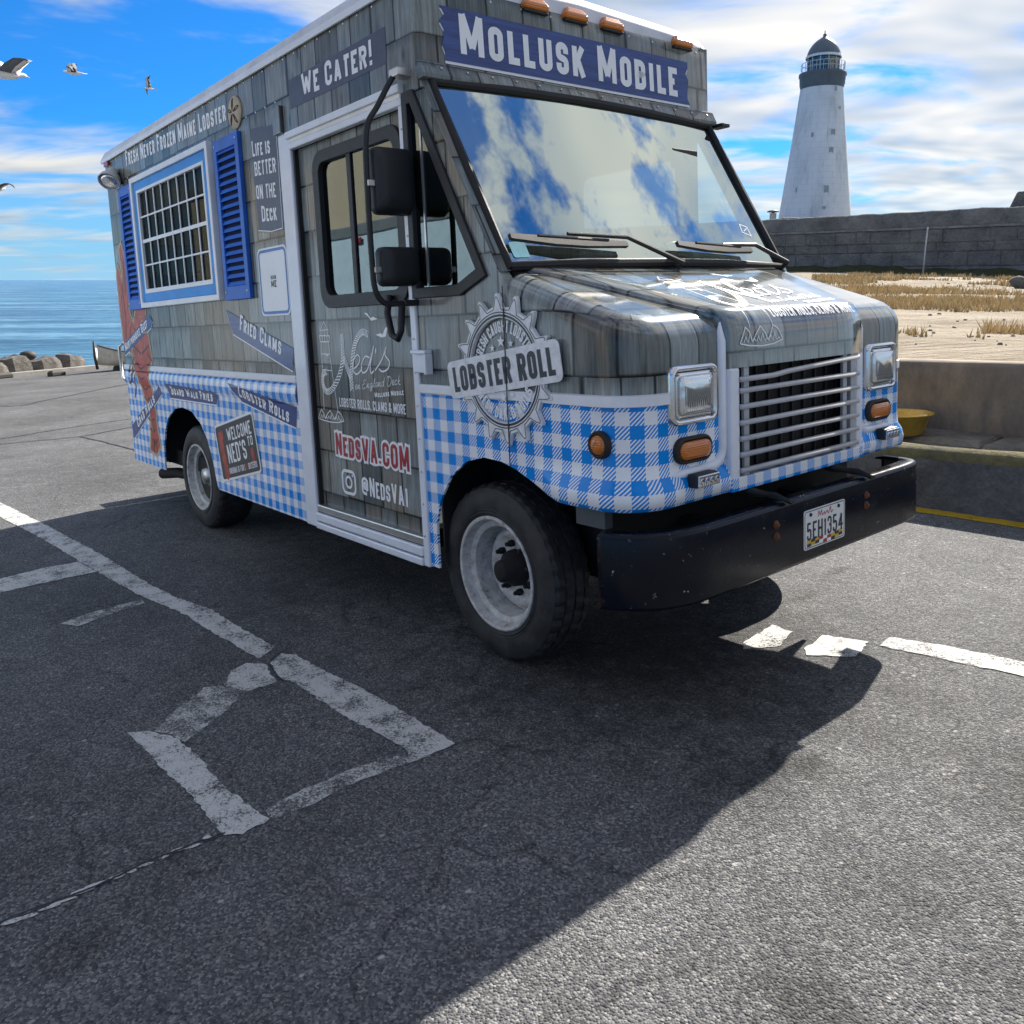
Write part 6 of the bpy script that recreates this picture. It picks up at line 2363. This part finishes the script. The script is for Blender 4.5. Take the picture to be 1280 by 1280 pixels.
m.lathe([(19.2 / PXM, up_z(70.5)), (18.4 / PXM, up_z(66)), (16.5 / PXM, up_z(61)), (13.5 / PXM, up_z(56)), (9.5 / PXM, up_z(51.5)), (5 / PXM, up_z(48)), (2.2 / PXM, up_z(46)), (1.9 / PXM, up_z(44)), (2.0 / PXM, up_z(43)), (.6 / PXM, up_z(42)), (.5 / PXM, up_z(38.5)), (.01, up_z(38))], (cx, cy, 0), 'z', 32)
m.build('dome', 'dome_grey', lh)


def tower_r(z):
    pr_ = sorted([(z_, r_) for r_, z_ in prof])
    for (a, ra), (b, rb_) in zip(pr_, pr_[1:]):
        if a <= z <= b:
            return ra + (rb_ - ra) * (z - a) / (b - a)
    return pr_[-1][1]


for u, v, w, h in ((1025, 116, 3, 5), (1032, 139.5, 3, 3), (1024.5, 170.5, 5.5, 7), (1002, 173, 3, 5), (1023.5, 192.5, 5.5, 6), (1020.5, 242, 5.5, 11), (1019, 263, 4, 3), (990, 240, 2.0, 6)):
    zc = up_z(v)
    r = tower_r(zc)
    off = (u - 640) / F_PX * (LD - r) - cx
    off = max(-r * .93, min(r * .93, off))
    ang = math.asin(off / r)
    ct = Vector((cx + r * math.sin(ang), cy - r * math.cos(ang), zc))
    ex = Vector((math.cos(ang), math.sin(ang), 0))
    en = Vector((math.sin(ang), -math.cos(ang), 0))
    ww, hh = w / PXM / 2, h / PXM / 2
    m = MB()
    rc = lambda k, d: [tuple(ct + ex * a * k + Vector((0, 0, b * k)) + en * d) for a, b in ((-ww, -hh), (ww, -hh), (ww, hh), (-ww, hh))]
    m.loft([rc(1.25, -.25), rc(1.25, .06), rc(1.0, .06), rc(1.0, .01)], True, False)
    wo = m.build('window', 'lighthouse_white', tower)
    m = MB()
    m.loft([rc(1.02, .02), rc(1.0, .022)], True, True)
    m.build('pane', 'window_slate', tower)
# small ventilators by the tower foot
for u, v, k, lab in ((966, 271, 1.0, 'small mushroom-topped ventilator left of the lighthouse foot'), (986, 273, .45, 'low squat vent box right beside the lighthouse foot')):
    c = pix(u, v + 3, 70)
    BASE = c
    vt = thing('roof_ventilator', lab, 'ventilator', c, lot=False)
    s = k
    m = MB()
    m.smooth = True
    if k == 1.0:
        m.lathe([(.26, -.6), (.26, .45), (.32, .46)], (c.x, c.y, c.z), 'z', 16)
        m.build('stack', 'weathered_white', vt)
        m = MB()
        m.smooth = True
        m.lathe([(.2, .52), (.48, .55), (.44, .64), (.2, .70), (.01, .72)], (c.x, c.y, c.z), 'z', 18)
        m.build('cap', 'dome_grey', vt)
        m = MB()
        m.lathe([(.12, .45), (.12, .56)], (c.x, c.y, c.z), 'z', 8)
        m.build('neck', 'lighthouse_dark', vt)
    else:
        m.box((c.x - .6, c.y - .4, c.z - .6), (c.x + .6, c.y + .4, c.z + .12))
        m.build('box', 'dome_grey', vt, .03)
        m = MB()
        m.box((c.x - .68, c.y - .48, c.z + .12), (c.x + .68, c.y + .48, c.z + .2))
        m.build('lid', 'lighthouse_dark', vt, .03)
BASE = Vector((0, 0, 0))
# headland the lighthouse and sea wall stand on
mb = MB()
c0 = Vector((cx, cy, 0))
loop = [c0 + Vector((45 * math.cos(a), 42 * math.sin(a), 0)) for a in [2 * PI * k / 28 for k in range(28)]]
mb.smooth = True
mb.loft([[tuple(p + Vector((0, 0, -3.3))) for p in loop], [tuple(c0 + (p - c0) * .93 + Vector((0, 0, gz - .4))) for p in loop], [tuple(c0 + (p - c0) * .85 + Vector((0, 0, gz))) for p in loop]])
mb.build('headland', 'sea_wall_stone', kind='structure')

# ------------------------------------------------------------------ left: edge of the lot, boat
E0, E1 = Vector((-33.4, 4.0, 0)), Vector((-37.2, 10.4, 0))
ed = (E1 - E0).normalized()
en_ = Vector((ed.y, -ed.x, 0))
if en_.x > 0:
    en_ = -en_
BASE = E0
mb = MB()
rg = []
for i in range(40):
    c = E0 + ed * (-14 + 26 * i / 39) - en_ * .35
    rg.append([tuple(c + Vector((0, 0, -.05))), tuple(c + Vector((0, 0, .15 + .02 * noise2(i, 2, .7)))), tuple(c + en_ * .30 + Vector((0, 0, .16))), tuple(c + en_ * .30 + Vector((0, 0, -.3)))])
mb.loft(rg)
ke = on_lot(mb.build('quay_kerb', 'pale_concrete', kind='structure'), E0)
st = random.Random(8)
QS = [(-1.9, 1.3, .62, 'quay stone cut off by the left edge of the picture, beside the dark block'), (-.62, 1.2, .70, 'broad quay stone left of the mooring bollard'), (.62, 1.15, .66, 'quay stone standing just under the dark mooring bollard'),
      (1.80, .95, .74, 'quay stone with the pale timber leaning on it'), (2.80, 1.2, .60, 'brownish quay stone between the pale timber and the boat'), (4.05, 1.1, .66, 'quay stone behind the bow of the white boat')]
for pos, w, h, lab in QS:
    c = E0 + ed * (pos + w / 2) + en_ * (.50 + st.uniform(-.06, .08))
    BASE = c
    m = MB()
    nn = 9
    ja = [st.uniform(.78, 1.12) for _ in range(nn)]
    sk = st.uniform(-.12, .12)
    tilt = st.uniform(-.22, .22)
    pts = lambda s, z: [tuple(c + ed * (math.copysign(abs(math.cos(t)) ** .6, math.cos(t)) * w / 2 * s * ja[i] + sk * z) + en_ * (math.copysign(abs(math.sin(t)) ** .6, math.sin(t)) * .5 * s * ja[(i + 3) % nn]) + Vector((0, 0, z * (1 + .25 * (ja[(i + 5) % nn] - .95)) + tilt * math.cos(t) * w * .4))) for i, t in enumerate([2 * PI * q / nn for q in range(nn)])]
    m.loft([pts(1.0, -.3), pts(1.05, h * .25), pts(.98, h * .62), pts(.78, h * .88), pts(.35, h * .95)])
    o = on_lot(m.build('quay_stone', 'quay_rock', None), c)
    tag(o, lab, 'stone', 'stone blocks along the quay')
# slope of rubble down to the water
BASE = E0
mb = MB()
rg = []
for i in range(50):
    c = E0 + ed * (-16 + 30 * i / 49)
    rg.append([tuple(c + en_ * .1 + Vector((0, 0, .02))), tuple(c + en_ * 1.2 + Vector((0, 0, -.1 + .1 * noise2(i, 1)))), tuple(c + en_ * 4 + Vector((0, 0, -1.2 + .3 * noise2(i, 5)))), tuple(c + en_ * 8 + Vector((0, 0, -2.6)))])
mb.loft(rg, False, False)
on_lot(mb.build('rubble_bank', 'sea_wall_stone', kind='structure'), E0)


def on_edge(u, v, extra=0.0):
    """lot-plane point under photo pixel"""
    d = LOT3.transposed() @ (pix(u, v, 1.0) - EYE)
    return Vector((0, 0, 1.5)) + d * (-1.5 / d.z)


# mooring bollard
c = on_edge(63, 463) + en_ * 1.1 - Vector((0, 0, .15))
bo_ = thing('mooring_bollard', 'dark rounded mooring bollard standing among the quay stones', 'bollard', c)
m = MB()
m.smooth = True
m.lathe([(.16, -.1), (.15, .55), (.20, .60)], tuple(c), 'z', 18)
m.build('post', 'boat_dark', bo_)
m = MB()
m.smooth = True
m.lathe([(.20, .60), (.30, .68), (.31, .80), (.24, .90), (.1, .95), (.001, .955)], tuple(c), 'z', 18)
m.build('head', 'boat_dark', bo_)
# pale timber lying against the stones
c = on_edge(80, 464) + en_ * .35
BASE = c
m = MB()
m.loft([[tuple(c + ed * a + en_ * b + Vector((0, 0, z))) for b, z in ((-.18, .02), (.10, .0), (.14, .2), (-.1, .22))] for a in (-.95, -.2, .9)])
for i in range(4):
    x, y, z = m.v[i]
    m.v[i] = (x, y, z + .28)
o = on_lot(m.build('timber_beam', 'pale_concrete', None, .03), c)
tag(o, 'pale squared timber leaning on the quay stones near the boat', 'beam')
for u, v, lab in ((68, 470, 'dark weathered chock lying in front of the quay kerb'), (2, 473, 'dark block at the left edge beside the quay kerb')):
    c = on_edge(u, v) - en_ * .1
    BASE = c
    m = MB()
    m.loft([[tuple(c + ed * a * k_ + en_ * b * k_ + Vector((0, 0, z))) for a, b in ((-.3, -.14), (.3, -.12), (.28, .14), (-.28, .12))] for z, k_ in ((0, 1), (.12, 1.0), (.19, .8))])
    o = on_lot(m.build('chock', 'boat_dark', None, .03), c)
    tag(o, lab, 'block')
# small white rowing boat pulled up on the quay
c = on_edge(117, 466) - en_ * .2
boat = thing('rowing_boat', 'small white wooden boat with a tall bow post, pulled up on the quay', 'boat', c)
bl = 3.4
m = MB()
m.smooth = True
rg = []
for i in range(13):
    f = i / 12
    wv = .62 * math.sin(PI * min(1, f * .62 + .02)) ** .7
    sh_ = .50 + .46 * (1 - f) ** 3.0
    kl = .12 + .16 * (1 - f) ** 3
    cc = c + ed * (f * bl)
    rg.append([tuple(cc + en_ * a * wv + Vector((0, 0, z))) for a, z in ((-1, sh_), (-.97, sh_ - .06), (-.8, kl + .22), (-.4, kl + .03), (0, kl), (.4, kl + .03), (.8, kl + .22), (.97, sh_ - .06), (1, sh_), (.92, sh_), (.7, kl + .26), (0, kl + .10), (-.7, kl + .26), (-.92, sh_))])
m.loft(rg)
m.build('hull', 'boat_white', boat)
m = MB()
m.smooth = True
m.tube([tuple(c + Vector((0, 0, .12))), tuple(c - ed * .07 + Vector((0, 0, .6))), tuple(c - ed * .05 + Vector((0, 0, 1.12)))], [.05, .045, .03], 8)
m.build('bow_post', 'boat_dark', boat)
for s in (-1, 1):
    m = MB()
    m.tube([tuple(Vector(r[0 if s < 0 else 8]) + Vector((0, 0, .01))) for r in rg], .03, 6)
    m.build('gunwale', 'boat_dark', boat)
for f in (.4, .65):
    m = MB()
    cc = c + ed * (f * bl)
    m.loft([[tuple(cc + ed * a + en_ * b + Vector((0, 0, .5))) for a, b in ((-.12, -.5), (.12, -.5), (.12, .5), (-.12, .5))], [tuple(cc + ed * a + en_ * b + Vector((0, 0, .54))) for a, b in ((-.12, -.5), (.12, -.5), (.12, .5), (-.12, .5))]])
    m.build('thwart', 'boat_white', boat)
m = MB()
cc = c + ed * 1.3
m.loft([[tuple(cc + ed * a + en_ * b + Vector((0, 0, 0))) for a, b in ((-.12, -.5), (.12, -.5), (.12, .5), (-.12, .5))], [tuple(cc + ed * a + en_ * b + Vector((0, 0, .16))) for a, b in ((-.1, -.45), (.1, -.45), (.1, .45), (-.1, .45))]])
m.build('chock', 'boat_dark', boat)


# ------------------------------------------------------------------ gulls in flight
def gull(name, pos, span, yaw, roll, flap, label, pitch=0.0):
    """one continuous bird: body with head and tail, wings bent at the wrist"""
    global BASE
    BASE = Vector((0, 0, 0))
    s = span / 1.3
    m = MB()
    m.smooth = True
    body = [(-.30, .004, .0), (-.24, .030, .0), (-.16, .05, -.004), (-.04, .068, -.01), (.08, .066, -.006), (.17, .045, .006), (.21, .036, .018), (.25, .037, .026), (.285, .028, .026), (.305, .012, .022), (.345, .003, .014)]
    m.loft([[(x * s, r * s * math.cos(a), z * s + r * s * .85 * math.sin(a)) for a in [2 * PI * k / 12 for k in range(12)]] for x, r, z in body])
    tail = [[(-.22 * s, y * .5 * s, z * s), (-.30 * s, y * s, z * s), (-.39 * s, y * 1.2 * s, z * s)] for y, z in ((-.055, .0), (-.02, .006), (.02, .006), (.055, .0))]
    m.loft(tail, False, False)
    nb = len(m.f)
    for sd in (-1, 1):
        secs = [(.03, .17, -.10, .0), (.16, .165, -.09, .35), (.30, .175, -.045, .62), (.42, .13, -.03, .62), (.53, .05, -.04, .55), (.64, -.05, -.075, .42), (.66, -.085, -.09, .40)]
        rg = []
        for y, le, te, zf in secs:
            z = zf * flap
            t = .018 if y < .4 else .008
            rg.append([(le * s, sd * y * s, z * s), ((le * .6 + te * .4) * s, sd * y * s, (z + t) * s), (te * s, sd * y * s, (z + .002) * s), ((le * .6 + te * .4) * s, sd * y * s, (z - t * .3) * s)])
        m.loft(rg)
    nf = len(m.f)
    for i in range(nb, nf):
        c = [sum(m.v[k][j] for k in m.f[i]) / len(m.f[i]) for j in range(3)]
        if abs(c[1]) > .50 * s:
            m.fm[i] = 1
        elif abs(c[1]) > .06 * s and (m.f[i][0] - m.f[nb][0]) % 4 in (0, 1, 2):
            m.fm[i] = 1 if c[0] < .12 * s else 0
    for i in range(0, nb):
        if max(m.v[k][0] for k in m.f[i]) > .32 * s:
            m.fm[i] = 2
    o = m.build(name, ['feather_white', 'feather_dark', 'beak_yellow'])
    o.location = pos
    o.rotation_euler = (roll, pitch, yaw)
    tag(o, label, 'gull', 'gulls flying over the sea')
    return o


gull('seagull', pix(4, 92, 11), 1.25, math.radians(60), math.radians(6), .28, 'largest gull, cut off by the left edge of the sky')
gull('seagull', pix(92, 91, 26), 1.2, math.radians(200), math.radians(-20), .35, 'white gull with dark wing, second from the left in the sky')
gull('seagull', pix(187, 111, 42), 1.1, math.radians(215), math.radians(42), .7, 'smallest white gull, nearest to the truck roof')
gull('seagull', pix(-6, 236, 20), 1.2, math.radians(75), math.radians(12), .30, 'lowest gull, just above the clouds at the left edge')

# ------------------------------------------------------------------ out of frame: what the cab windows mirror
bld = thing('harbour_building', 'plain beige rendered building across the lot, mirrored in the cab windows', 'building', (-18, -9, 0))
MB().box((-34, -14, -.4), (-3, -8, 6.4)).build('wall', 'render_beige', bld, .02)
MB().box((-34.2, -14.2, 6.4), (-2.8, -7.8, 6.7)).build('roof', 'dome_grey', bld, .02)
for x in (-30, -24):
    w_ = MB().box((x, -8.03, 1.2), (x + 1.4, -7.99, 2.8)).build('window', 'weathered_white', bld)
    MB().box((x + .1, -7.99, 1.3), (x + 1.3, -7.975, 2.7)).build('pane', 'side_glass', w_)
trl = thing('box_trailer', 'white box trailer, tinted blue to cool its bounce light, parked across the lot, mirrored in the cab windows', 'trailer', (-11, -3.2, 0))
MB().box((-15.5, -4.5, .75), (-6.4, -2.2, 2.86)).build('box', 'trailer_bounce_blue', trl, .03)
MB().box((-15.52, -2.22, 2.72), (-6.38, -2.17, 2.88)).build('top_rail', 'aluminium', trl, .01)
MB().box((-11.4, -2.18, 2.60), (-11.15, -2.15, 2.68)).build('marker_lamp', 'red_lens', trl, .01)
MB().box((-15.4, -4.0, .55), (-6.5, -2.7, .75)).build('chassis', 'underbody', trl)
for x in (-13.2, -12.2):
    m = MB()
    m.smooth = True
    m.lathe([(.05, 0), (.2, 0), (.24, -.02), (.34, -.02), (.38, .03), (.38, .2), (.34, .24)], (x, -2.4, .38), 'y', 32)
    m.build('wheel', 'tyre_rubber', trl)
BASE = Vector((0, 0, 0))
